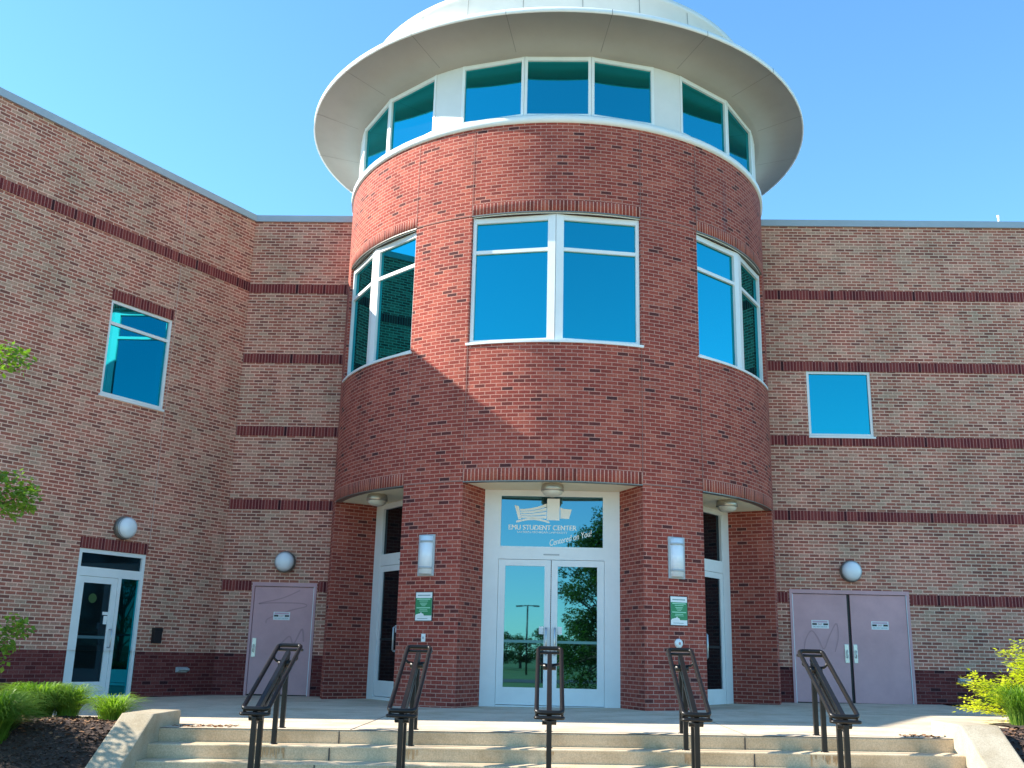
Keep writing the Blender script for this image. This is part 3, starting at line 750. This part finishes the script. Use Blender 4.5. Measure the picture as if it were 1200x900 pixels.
def sconce(a, z, label):
    t = pier_empty('wall_sconce', a, z, label, 'sconce', 'tall sconces on the entrance piers')
    b_ = MB(); b_.box((-.165, -.03, 0), (.165, .02, .7)); b_.build('back_plate', M['vent'], t, bevel=.004)
    g = MB(); g.smooth = True
    def hc(mb, r, z0, z1, cap=True):
        n = 14; pts = [(r*math.cos(R_(180+180*k/n)), -.03+.8*r*math.sin(R_(180+180*k/n))) for k in range(n+1)]
        mb.smooth = True
        for (x0, y0), (x1, y1) in zip(pts[:-1], pts[1:]): mb.face([(x0, y0, z0), (x1, y1, z0), (x1, y1, z1), (x0, y0, z1)])
        mb.smooth = False
        mb.face([(x, y, z0) for x, y in pts][::-1]); mb.face([(x, y, z1) for x, y in pts])
    hc(g, .125, .03, .67); g.build('shade', M['globe'], t)
    for z0, z1 in ((.115, .15), (.56, .595)):
        r = MB(); hc(r, .134, z0, z1); r.build('ring', M['vent'], t)
    return t
sconce(-27.9, 2.11, 'tall white sconce on the brick pier left of the entrance doors')
sconce(27.6, 2.15, 'tall white sconce on the brick pier right of the entrance doors')
def green_sign(a, z, label):
    t = pier_empty('information_sign', a, z, label, 'sign', 'green signs on the entrance piers')
    f = MB(); f.box((-.178, -.02, -.008), (.178, .03, .48)); f.build('frame', M['black'], t)
    p = MB(); p.box((-.165, -.024, .003), (.165, -.019, .468)); panel = p.build('panel', M['white'], t)
    g = MB(); g.box((-.165, -.027, .085), (.165, -.0235, .375)); g.build('green_field', M['green'], t)
    s = MB(); y = -.0295
    # white skyline cut into the green field
    s.face([(-.16, y, .08), (.02, y, .08), (.0, y, .115), (-.03, y, .12), (-.045, y, .145), (-.06, y, .12), (-.09, y, .115), (-.15, y, .1)])
    s.build('skyline', M['white'], t)
    l = MB()
    for zz, w, hh in ((.345, .135, .018), (.318, .09, .012), (.283, .075, .012), (.262, .06, .01), (.24, .04, .01), (.203, .14, .018), (.172, .08, .012), (.15, .09, .009)):
        l.face([(-w, y, zz), (w, y, zz), (w, y, zz+hh), (-w, y, zz+hh)])
    l.build('print', M['palegreen'], t)
    k = MB(); k.face([(-.13, y+.004, .41), (.13, y+.004, .41), (.13, y+.004, .428), (-.13, y+.004, .428)]); k.build('heading', M['ink'], t)
    k = MB(); k.face([(-.12, y+.004, .03), (.09, y+.004, .03), (.09, y+.004, .04), (-.12, y+.004, .04)]); k.build('footer', M['ink'], t)
green_sign(-28.0, 1.365, 'green and white notice under the sconce on the pier left of the doors')
green_sign(27.95, 1.385, 'green and white notice under the sconce on the pier right of the doors')
t = pier_empty('switch_plate', -27.8, 1.02, 'small white rectangular plate below the left green notice', 'plate', None)
m = MB(); m.box((-.04, -.022, 0), (.04, .02, .13)); m.build('plate', M['white'], t, bevel=.004)
m = MB(); m.box((-.014, -.03, .045), (.014, -.021, .085)); m.build('button', M['vent'], t)
t = pier_empty('wall_bell', 27.8, 1.09, 'small round white bell on the pier below the right green notice', 'bell', None)
m = MB(); m.lathe([(0, .05), (.05, .048), (.072, .035), (.078, .012), (.078, -.02)], axis='Y', n=28); m.build('disc', M['white'], t)
m = MB(); m.lathe([(0, .056), (.022, .053), (.026, .045)], axis='Y', n=20); m.build('button', plain('pink button', (0.6, 0.3, 0.28), .5), t)
def notice(x, z, label, w=.34, h=.16):
    t = empty('door_notice', (x, YW+.008, z), label, 'sign', 'white notices on the mauve doors')
    m = MB(); m.box((-w/2, -.003, 0), (w/2, .002, h)); m.build('sheet', M['white'], t)
    for sx in (-1, 1):
        b_ = MB(); b_.box((sx*(w/2-.06)-.045, -.005, .065), (sx*(w/2-.06)+.045, -.003, .1)); b_.build('black_bar', M['black'], t)
    b_ = MB(); b_.box((-w/2+.02, -.0045, .112), (w/2-.02, -.003, .148)); b_.build('header', plain('faded pink print', (0.62, 0.4, 0.46), .6), t)
    text('EXIT', .045, (0, -.0045, .066), t, M['redink'], align='CENTER', bold=.0006)
    text('DO NOT BLOCK', .038, (0, -.0045, .02), t, M['ink'], align='CENTER', bold=.0006, width=.29)
notice(5.43, 1.5, 'white notice on the left leaf of the mauve double doors')
notice(6.62, 1.5, 'white notice on the right leaf of the mauve double doors')
notice(-5.49, 1.42, 'white notice on the single mauve door left of the tower')
t = empty('mail_box', lw_fn(1.54, .9), 'black box on the left wing wall beside the glazed door', 'box'); t.rotation_euler = (0, 0, R_(60))
m = MB(); m.box((-.09, -.09, 0), (.09, 0, .27)); m.build('box_body', M['black'], t, bevel=.008)
m = MB(); m.box((-.095, -.098, .21), (.095, 0, .285)); m.build('lid', M['black'], t, bevel=.006)
def vent(p, rz, label):
    t = empty('wall_vent', p, label, 'vent', 'small vents in the base courses'); t.rotation_euler = (0, 0, rz)
    m = MB(); m.box((-.13, -.03, 0), (.13, 0, .1)); m.build('housing', M['vent'], t, bevel=.006)
    m = MB()
    m.face([(-.13, -.03, .1), (.13, -.03, .1), (.12, -.12, .07), (-.12, -.12, .07)]); m.face([(-.12, -.12, .07), (.12, -.12, .07), (.12, -.12, .045), (-.12, -.12, .045)])
    m.face([(-.13, -.03, .1), (-.12, -.12, .07), (-.12, -.12, .045), (-.13, -.03, .0)]); m.face([(.13, -.03, .1), (.12, -.12, .07), (.12, -.12, .045), (.13, -.03, .0)])
    m.build('hood', M['vent'], t)
vent(lw_fn(.84, .36), R_(60), 'small grey vent low in the left wing base')
vent((8.19, YW, .5), 0, 'small grey vent low in the right wing base beside the shrub')
t = empty('vent_pipe', (10.75, 1.6, Z_COP), 'thin white pipe standing on the right wing roof', 'pipe')
m = MB(); m.tube([(0, 0, 0), (0, 0, 1.2)], .025, 12); m.build('pipe', M['white'], t)
m = MB(); m.lathe([(.025, 1.17), (.035, 1.18), (.035, 1.22), (0, 1.23)], n=16); m.build('cap', M['white'], t)

# ------------------------------------------------------------------ ground, pavement, steps
TILT = 0.012
EDGE, TREAD, RISE, NST, SW = -9.42, 0.31, 0.152, 5, 4.5
def G(x, dz=0.0): return TILT*x+dz
gr = MB()
LOW = -NST*RISE
gr.face([(-1500, -1500, LOW-.14), (1500, -1500, LOW-.14), (1500, 1500, LOW-.14), (-1500, 1500, LOW-.14)])
tag(gr.build('ground', M['lawn']), kind='structure')
pv = MB()
poly = [(-SW-.02, EDGE), (SW+.02, EDGE), (SW+.02, -9.0), (5.3, -8.3), (7.0, -6.0), (7.9, -3.0), (7.7, -.9), (7.75, .2), (-7.2, .2), (-8.9, -2.6), (-9.4, -4.4), (-8.6, -7.2), (-6.9, -7.9), (-5.4, -8.3), (-SW-.02, -9.0)]
pv.face([(x, y, G(x)) for x, y in poly])
landing = pv.build('pavement', M['walk']); tag(landing, kind='structure')
st = MB()
prof = []
y, z = EDGE+.6, -.006
prof.append((y, z))
for k in range(NST):
    yy = EDGE-k*TREAD; zz = -k*RISE-(.0 if k else .006)
    prof += [(yy+.012, zz), (yy+.003, zz-.004), (yy, zz-.014), (yy+.006, zz-.04), (yy+.016, -(k+1)*RISE)]
prof[1] = (EDGE+.012, -.006)
prof.append((EDGE-NST*TREAD-.2, LOW))
for (ya, za), (yb, zb) in zip(prof[:-1], prof[1:]):
    xs = [-SW+k*SW/6 for k in range(13)]
    for xa, xb in zip(xs[:-1], xs[1:]):
        st.face([(xa, ya, G(xa, za)), (xa, yb, G(xa, zb)), (xb, yb, G(xb, zb)), (xb, ya, G(xb, za))])
steps = st.build('concrete_steps', M['concrete']); tag(steps, 'wide worn concrete steps with rust stains below the railings', 'steps')
for x, n in ((-2.42, 0), (-2.46, 1), (-2.55, 2), (2.18, 0), (2.22, 1), (2.2, 2), (-.1, 3)):
    yy = EDGE-n*TREAD
    jt = MB(); jt.obox((x, yy, G(x)), (1, 0, 0), (0, 1, 0), (0, 0, 1), (-.006, -.003, -(n+1)*RISE+.002), (.006, .014, -n*RISE-.016))
    jt.build('crack', M['seam'], steps)
rnd = random.Random(5)
for x, n, w in ((-3.13, 1, .16), (-1.58, 1, .1), (3.05, 1, .15), (1.5, 1, .06), (-.03, 1, .05)):
    yy = EDGE-n*TREAD
    rs = MB()
    for k in range(int(w*110)):
        a = rnd.gauss(0, w*.45); h = rnd.uniform(.3, 1)*RISE*.8; ww = rnd.uniform(.006, .014)
        rs.face([(x+a-ww, yy-.0005, G(x, -n*RISE-.02)), (x+a+ww, yy-.0005, G(x, -n*RISE-.02)), (x+a+ww*.4, yy+.004, G(x, -n*RISE-.02-h)), (x+a-ww*.4, yy+.004, G(x, -n*RISE-.02-h))])
    rs.build('rust_stain', M['rust'], steps)
lp = MB(); lp.face([(-30, EDGE-NST*TREAD-.19, LOW-.004), (30, EDGE-NST*TREAD-.19, LOW-.004), (30, -31, LOW-.004), (-30, -31, LOW-.004)][::-1])
pv2 = lp.build('path', M['walk']); tag(pv2, kind='structure')
for v in pv2.data.vertices: v.co.z = G(max(-5, min(5, v.co.x)), LOW)-.004
rd = MB(); rd.face([(-400, -62, LOW-.12), (400, -62, LOW-.12), (400, -53, LOW-.12), (-400, -53, LOW-.12)]); tag(rd.build('road', M['road']), kind='structure')
# landing joints
M['walkjoint'] = plain('joint in pavement', (0.14, 0.13, 0.12), .9)
for x in (-2.3, 2.2):
    jl = MB(); jl.obox((x, 0, G(x)), (1, 0, 0), (0, 1, 0), (0, 0, 1), (-.004, EDGE+.03, .002), (.004, -4.7, .004))
    jl.build('pavement_joint', M['walkjoint'], landing)
# cheek walls
def cheek(s, label):
    m = MB(); x0, x1 = (-SW-.37, -SW) if s < 0 else (SW, SW+.42)
    g = G(s*SW)
    ys = [(-8.75, g+.16), (EDGE-.22, g+.16), (EDGE-NST*TREAD+.1, g+LOW+.17), (EDGE-NST*TREAD-.35, g+LOW+.17)]
    pts = [(y_, z_) for y_, z_ in ys]+[(EDGE-NST*TREAD-.35, LOW-.4), (-8.75, LOW-.4)]
    m.face([(x1, y_, z_) for y_, z_ in pts], [(y_, z_) for y_, z_ in pts]); m.face([(x0, y_, z_) for y_, z_ in pts][::-1])
    for (ya, za), (yb, zb) in zip(pts, pts[1:]+pts[:1]): m.face([(x0, ya, za), (x0, yb, zb), (x1, yb, zb), (x1, ya, za)])
    return tag(m.build('concrete_wall', M['cheek'], bevel=.018), label, 'wall', 'low walls flanking the steps')
cheek(-1, 'low sloping concrete wall between the steps and the left mulch bed')
cheek(1, 'low sloping concrete wall between the steps and the right mulch bed')
# mulch beds
def bed(poly_fn, name, seed, nx=46, ny=46):
    r = random.Random(seed); m = MB(); m.smooth = True
    (xa, xb, ya, yb), zf = poly_fn
    zz = [[zf(xa+(xb-xa)*i/nx, ya+(yb-ya)*j/ny)+r.uniform(-.012, .012) for j in range(ny+1)] for i in range(nx+1)]
    for i in range(nx):
        for j in range(ny):
            P = lambda i_, j_: (xa+(xb-xa)*i_/nx, ya+(yb-ya)*j_/ny, zz[i_][j_])
            m.face([P(i, j), P(i+1, j), P(i+1, j+1), P(i, j+1)])
    return tag(m.build(name, M['mulch']), kind='structure')
def slope(y): return 0 if y > EDGE-.2 else max(LOW-.05, (y-EDGE+.2)*.49)
zl = lambda x, y: G(x)+.01+slope(y)*1.0+ .05*math.exp(-((x+6.6)**2+(y+9.3)**2)/1.5)-(.12 if y > -8.0 else 0)-max(0, y+8.35)*.12
zr = lambda x, y: G(x)+.03+slope(y)-(.10 if x < 4.95 and y > -8.7 else 0)
bed(((-13, -SW-.36, -13.5, -7.95), zl), 'mulch_bed', 3, 60, 46)
bed(((SW+.41, 12, -13.5, -8.3), zr), 'mulch_bed', 4)
zr2 = lambda x, y: G(x)+.02
bed(((7.72, 13, -8.35, .0), zr2), 'mulch_bed', 8)
bed(((6.0, 7.74, -8.35, -6.6), zr2), 'mulch_bed', 9, 14, 14)
def chips(zf, n, box, mat, name, seed, size=(.02, .06)):
    r = random.Random(seed); m = MB(); xa, xb, ya, yb = box
    for k in range(n):
        x, y = r.uniform(xa, xb), r.uniform(ya, yb); z = zf(x, y)+.012
        L, w = r.uniform(*size), r.uniform(.006, .018); t = r.uniform(0, math.pi); tl = r.uniform(-.5, .5)
        d = Vector((math.cos(t), math.sin(t), tl*.6)); e = Vector((-math.sin(t), math.cos(t), r.uniform(-.6, .6)))
        p = Vector((x, y, z))
        m.face([p-d*L/2-e*w, p+d*L/2-e*w, p+d*L/2+e*w, p-d*L/2+e*w])
    return tag(m.build(name, mat, merge=0), kind='stuff')
chips(zl, 9000, (-8.5, -4.9, -12, -8.3), M['chip'], 'bark_chips', 11, (.015, .042))
chips(zl, 500, (-7.0, -4.95, -9.9, -8.6), M['litter'], 'fallen_leaves', 12, (.03, .07))
chips(zr, 6000, (4.95, 8, -12, -8.1), M['chip'], 'bark_chips', 13, (.015, .045))
chips(zr, 900, (4.95, 8, -12, -8.1), M['litter'], 'fallen_leaves', 14, (.03, .07))
chips(lambda x, y: G(x)-.004, 70, (-4.42, -3.7, -9.3, -9.0), M['litter'], 'fallen_leaves', 15, (.03, .06))
chips(lambda x, y: G(x)-.004, 50, (4.0, 4.4, -9.35, -9.0), M['litter'], 'fallen_leaves', 16, (.03, .06))

# ------------------------------------------------------------------ handrails
def round_loop(corners, rad, seg=5):
    """closed path with rounded corners"""
    out = []; n = len(corners); C = [Vector(c) for c in corners]
    for i in range(n):
        p, a, b = C[i], C[i-1], C[(i+1) % n]
        da, db = (a-p).normalized(), (b-p).normalized()
        s, e = p+da*rad, p+db*rad
        for k in range(seg+1):
            t = k/seg; out.append((s*(1-t)+p*t)*(1-t)+(p*(1-t)+e*t)*t)
    return out
def handrail():
    t = empty('handrail', (0, 0, 0), '', 'handrail', 'handrails down the steps')
    yt, zt, yb, zb, w = -9.14, .93, -10.44, .27, .135
    e = .045
    d = Vector((0, yb-yt, zb-zt)).normalized()
    lp_ = round_loop([(-w, yt, zt), (w, yt, zt), (w, yb, zb), (-w, yb, zb)], .05)
    m = MB(); m.tube(lp_, .025, 10, closed=True); m.build('rail_loop', M['rail'], t)
    # flattened end returns
    for yy, zz in ((yt, zt), (yb, zb)):
        m = MB(); sgn = 1 if yy == yt else -1
        m.tube(round_loop([(-w-.012, yy-.05*sgn, zz-.05), (w+.012, yy-.05*sgn, zz-.05), (w+.012, yy+.05*sgn, zz-.05), (-w-.012, yy+.05*sgn, zz-.05)], .04), .017, 8, closed=True)
        m.build('end_ring', M['rail'], t)
        b_ = MB(); y0 = yy+d.y*(.2 if sgn > 0 else -.07); z0 = zz+d.z*(.2 if sgn > 0 else -.07)-.09
        b_.tube([(-w, y0, z0+.075), (-w, y0, z0+.03), (-w*.75, y0, z0), (0, y0, z0-.012), (w*.75, y0, z0), (w, y0, z0+.03), (w, y0, z0+.075)], .016, 8)
        b_.tube([(-.075, y0, z0-.03), (.075, y0, z0-.03)], .036, 10)
        b_.build('bracket', M['rail'], t)
    m = MB()
    ux = Vector((1, 0, 0)); nz = ux.cross(d) if ux.cross(d).z > 0 else -ux.cross(d)
    L = math.hypot(yb-yt, zb-zt)
    m.obox((0, yt, zt-.055), d, ux, nz, (.06, -.026, -.03), (L-.0, .026, .03)); m.build('centre_rail', M['rail'], t, bevel=.006)
    m = MB(); m.obox((0, yt, zt-.16), d, ux, nz, (.13, -.02, -.02), (L-.04, .02, .02)); m.build('lower_rail', M['rail'], t, bevel=.005)
    ya, yb2, yc, yd = -9.23, -9.56, -10.18, -10.44
    def post(yy, top):
        n = max(0, math.ceil((EDGE-yy)/TREAD)); base = -n*RISE
        m = MB(); m.obox((0, yy, 0), (1, 0, 0), (0, 1, 0), (0, 0, 1), (-.027, -.027, base), (.027, .027, top)); p = m.build('post', M['rail'], t, bevel=.008)
        m = MB(); m.lathe([(.024, .012), (.045, .008), (.048, -.004)], (0, yy, base), 14); m.build('base_collar', M['rail'], p)
    zr_ = lambda yy: zt+(zb-zt)*(yt-yy)/(yt-yb)
    for yy in (ya, yb2, yc, yd): post(yy, zr_(yy)-.08)
    return t
h0 = handrail()
for i, (x, lb) in enumerate(((-3.13, 'leftmost dark metal handrail in front of the single mauve door'),
                             (-1.58, 'dark metal handrail in front of the brick pier left of the entrance doors'),
                             (-.03, 'dark metal handrail in front of the glass double doors'),
                             (1.5, 'dark metal handrail in front of the brick pier right of the entrance doors'),
                             (3.03, 'rightmost dark metal handrail in front of the mauve double doors'))):
    o_ = h0 if i == 0 else copy_tree(h0)
    o_.location = (x, 0, G(x)); o_['label'] = lb

# ------------------------------------------------------------------ plants
def leaf_quad(m, p, d, n, L, w):
    s = d.cross(n).normalized()*w
    m.face([p, p+d*L*.45+s, p+d*L, p+d*L*.45-s])
def rv(r):
    while True:
        v = Vector((r.uniform(-1, 1), r.uniform(-1, 1), r.uniform(-1, 1)))
        if .01 < v.length < 1: return v.normalized()
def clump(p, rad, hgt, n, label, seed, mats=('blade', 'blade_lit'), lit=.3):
    r = random.Random(seed)
    t = empty('grass_clump', p, label, 'ornamental grass', 'ornamental grass clumps')
    ms = MB()
    for k in range(n):
        a = r.uniform(0, 2*math.pi); b0 = r.uniform(0, .28)*rad; reach = rad*r.uniform(.35, 1.05); h = hgt*r.uniform(.55, 1.1)
        w = r.uniform(.0035, .0075); dr_ = r.uniform(1.0, 1.95)
        dx, dy = math.cos(a), math.sin(a); sx, sy = -dy, dx
        pts = []
        for q in range(6):
            tt = q/5; rr = b0+reach*tt**1.45; zz = h*((1+dr_*.85)*tt-dr_*tt**2.1)
            ww = w*(1-tt**2*.95)
            pts.append((Vector((dx*rr+.02*math.sin(k+tt*3), dy*rr, zz-.02)), ww))
        ms.cur = 1 if r.random() < lit else 0  # share of blades that get the painted sunlit colour
        for (p0, w0), (p1, w1) in zip(pts[:-1], pts[1:]):
            ms.face([p0-Vector((sx, sy, .2))*w0, p0+Vector((sx, sy, .2))*w0, p1+Vector((sx, sy, .2))*w1, p1-Vector((sx, sy, .2))*w1])
    ms.build('blades', [M[mats[0]], M[mats[1]]], t, merge=0)
    return t
clump((-6.42, -8.45, G(-6.4)-.02), .55, .5, 2000, 'large green grass clump in front of the left wing glazed door', 1, lit=.25)
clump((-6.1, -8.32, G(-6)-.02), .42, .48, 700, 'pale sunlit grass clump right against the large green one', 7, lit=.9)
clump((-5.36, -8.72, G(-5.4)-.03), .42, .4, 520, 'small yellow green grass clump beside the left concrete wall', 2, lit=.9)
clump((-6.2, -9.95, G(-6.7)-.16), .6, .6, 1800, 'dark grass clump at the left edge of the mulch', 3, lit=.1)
clump((6.35, -6.95, G(6.4)+.03), .5, .55, 800, 'green grass clump at the foot of the golden shrub', 4, lit=.45)
clump((6.9, -7.3, G(6.9)+.03), .45, .5, 420, 'second green grass clump under the golden shrub, near the photo edge', 5, lit=.45)
clump((8.35, -1.6, G(8)+.0), .55, .5, 420, 'dark shaded grass clump against the right wing base', 6, lit=.05)

def shrub(p, rad, hgt, label, seed):
    r = random.Random(seed)
    t = empty('golden_shrub', p, label, 'shrub')
    tw = MB(); lf = MB()
    for k in range(95):
        a = r.uniform(0, 2*math.pi); el = r.uniform(.12, 1.45)
        L = rad*r.uniform(.75, 1.1)*(.75+.25*math.cos(el))
        d = Vector((math.cos(a)*math.cos(el), math.sin(a)*math.cos(el), math.sin(el)*hgt/rad))
        pts = []
        for q in range(7):
            tt = q/6; pts.append(d*L*tt+Vector((0, 0, -.10*tt*tt*(1 if el < 1 else .3)))+Vector((r.uniform(-.02, .02), r.uniform(-.02, .02), 0)))
        tw.tube(pts, [.010*(1-.8*q/6) for q in range(7)], 4, cap=False)
        for q in range(30):
            tt = r.uniform(.3, 1.02)**.8; i = min(5, int(tt*6)); f = tt*6-i
            base = pts[i]*(1-f)+pts[min(6, i+1)]*f
            for s in range(5):
                sd = Vector((math.cos(a+r.choice((-1, 1))*r.uniform(.3, 1.5)), math.sin(a+r.choice((-1, 1))*r.uniform(.3, 1.5)), r.uniform(-.25, .3))).normalized()
                o_ = base+sd*r.uniform(0, .13)+Vector((0, 0, r.uniform(-.025, .025)))
                nn = Vector((r.uniform(-.4, .4), r.uniform(-.4, .4), 1)).normalized()
                leaf_quad(lf, o_, sd, nn, r.uniform(.045, .075), r.uniform(.012, .02))
    tw.build('stems', M['bark'], t); lf.build('foliage', M['gold'], t, merge=0)
shrub((7.0, -6.45, G(7)), 1.22, 1.35, 'golden yellow leafy shrub beside the right mulch bed', 21)

def tree(p, clusters, trunk, leafm, label, seed, per=150, size=(.05, .09), group=None, name='leafy_tree', spread=1.0):
    r = random.Random(seed)
    t = empty(name, p, label, 'tree', group)
    tk = MB(); H, r0 = trunk
    top = Vector((0, 0, H))
    tk.tube([(0, 0, -.1), (.02, .01, H*.3), (-.03, .02, H*.65), (0, 0, H)], [r0*1.15, r0, r0*.85, r0*.6], 10)
    for c, rad in clusters:
        c = Vector(c); s = Vector((0, 0, min(H, max(H*.35, c.z*.6)))); mid = (s+c)*.5+Vector((r.uniform(-.1, .1), r.uniform(-.1, .1), .08))
        tk.tube([s, mid, c], [r0*.33, r0*.2, r0*.06], 6, cap=False)
    tk.build('trunk', M['bark'], t)
    cr_ = MB()
    for c, rad in clusters:
        c = Vector(c)
        for k in range(int(per*(rad/.5)**1.6)):
            v = rv(r)*rad*r.uniform(.25, 1)**.6; v.z *= .75
            d = rv(r); d.z = d.z*.5-.25; d.normalize(); nn = Vector((r.uniform(-.8, .8), r.uniform(-.8, .8), 1)).normalized()
            leaf_quad(cr_, c+v, d, nn, r.uniform(*size), r.uniform(*size)*.32)
    cr_.build('crown', leafm, t, merge=0)
    return t
rr = random.Random(77)
# young tree just left of the frame, its twigs reach in and dapple the steps
TX, TY = -7.75, -11.25
cl = [((-5.64-TX, -11.2-TY, 2.3), .27), ((-5.8-TX, -11.1-TY, 2.38), .36), ((-5.46-TX, -11.2-TY, 1.0), .2), ((-5.62-TX, -11.25-TY, .78), .27), ((-5.93-TX, -11.2-TY, 3.82), .25), ((-6.2-TX, -11.3-TY, 3.3), .22), ((-6.1-TX, -11.2-TY, 1.0), .3)]
for k in range(34):
    a = rr.uniform(0, 6.28); q = rr.uniform(.2, 1)**.5
    c = Vector((math.cos(a)*1.35*q, math.sin(a)*1.5*q, rr.uniform(1.2, 5.4)))
    if c.x > 1.15: continue
    cl.append((c, rr.uniform(.28, .5)))
tree((TX, TY, -.7), [((c[0], c[1], c[2]+.7), r_) for c, r_ in [(Vector(c), r_) for c, r_ in cl]], (2.6, .09), M['leaf'], 'leafy green tree at the left edge reaching over the mulch bed', 31, per=620, size=(.05, .09))
cl2 = []
for k in range(70):
    a = rr.uniform(0, 6.28); q = rr.uniform(.1, 1)**.5
    cl2.append(((math.cos(a)*2.3*q, math.sin(a)*2.1*q, rr.uniform(2.6, 8.6)), rr.uniform(.35, .65)))
tree((-12.5, -11.7, -.8), cl2, (4.2, .16), M['leaf'], 'taller green tree standing left of the mulch bed outside the view', 33, per=150)
# the far side of the lawn, seen mirrored in the doors
cl3 = []
for k in range(150):
    a = rr.uniform(0, 6.28); z = rr.uniform(.5, 8.2); q = rr.uniform(.15, 1)**.5*(2.7 if z < 5 else 2.7*(1-(z-5)/4.5))
    cl3.append(((math.cos(a)*q, math.sin(a)*q, z), rr.uniform(.45, .8)))
tree((3.1, -31.5, LOW-.1), cl3, (5.0, .2), M['leaf_dark'], 'bushy green tree across the lawn, mirrored in the right entrance door', 35, per=190, size=(.11, .19))
base_tree = None
for k in range(20):
    if base_tree is None:
        c4 = []
        for q_ in range(40):
            a = rr.uniform(0, 6.28); q = rr.uniform(.1, 1)**.5
            z = rr.uniform(1.2, 5.5); w_ = 2.6*(1-abs(z-3.2)/4)
            c4.append(((math.cos(a)*w_*q, math.sin(a)*w_*q, z), rr.uniform(.6, 1.1)))
        base_tree = tree((-40, -120, LOW-.14), c4, (3.0, .2), M['leaf_dark'], 'round green tree in the far row behind the lawn', 41, per=30, size=(.25, .4), group='trees in the far row')
        tn = base_tree
    else:
        tn = copy_tree(base_tree)
    tn.location = (-32+k*3.3+rr.uniform(-1, 1), -112+rr.uniform(-9, 9), LOW-.14); tn.rotation_euler = (0, 0, rr.uniform(0, 6)); s_ = rr.uniform(.7, .95); tn.scale = (s_*1.2, s_*1.2, s_)
t = empty('street_lamp', (-1.75, -80, LOW-.14), 'tall twin arm lamp post beyond the lawn, mirrored in the left entrance door', 'street lamp')
m = MB(); m.tube([(0, 0, 0), (0, 0, 6.0)], [.1, .06], 10); m.build('pole', M['rail'], t)
m = MB(); m.tube([(-.75, 0, 6.0), (.75, 0, 6.0)], .04, 8); m.build('arm', M['rail'], t)
for s in (-1, 1):
    m = MB(); m.box((s*.75-.3, -.15, 5.93), (s*.75+.3, .15, 6.05)); m.build('lamp_head', M['rail'], t)
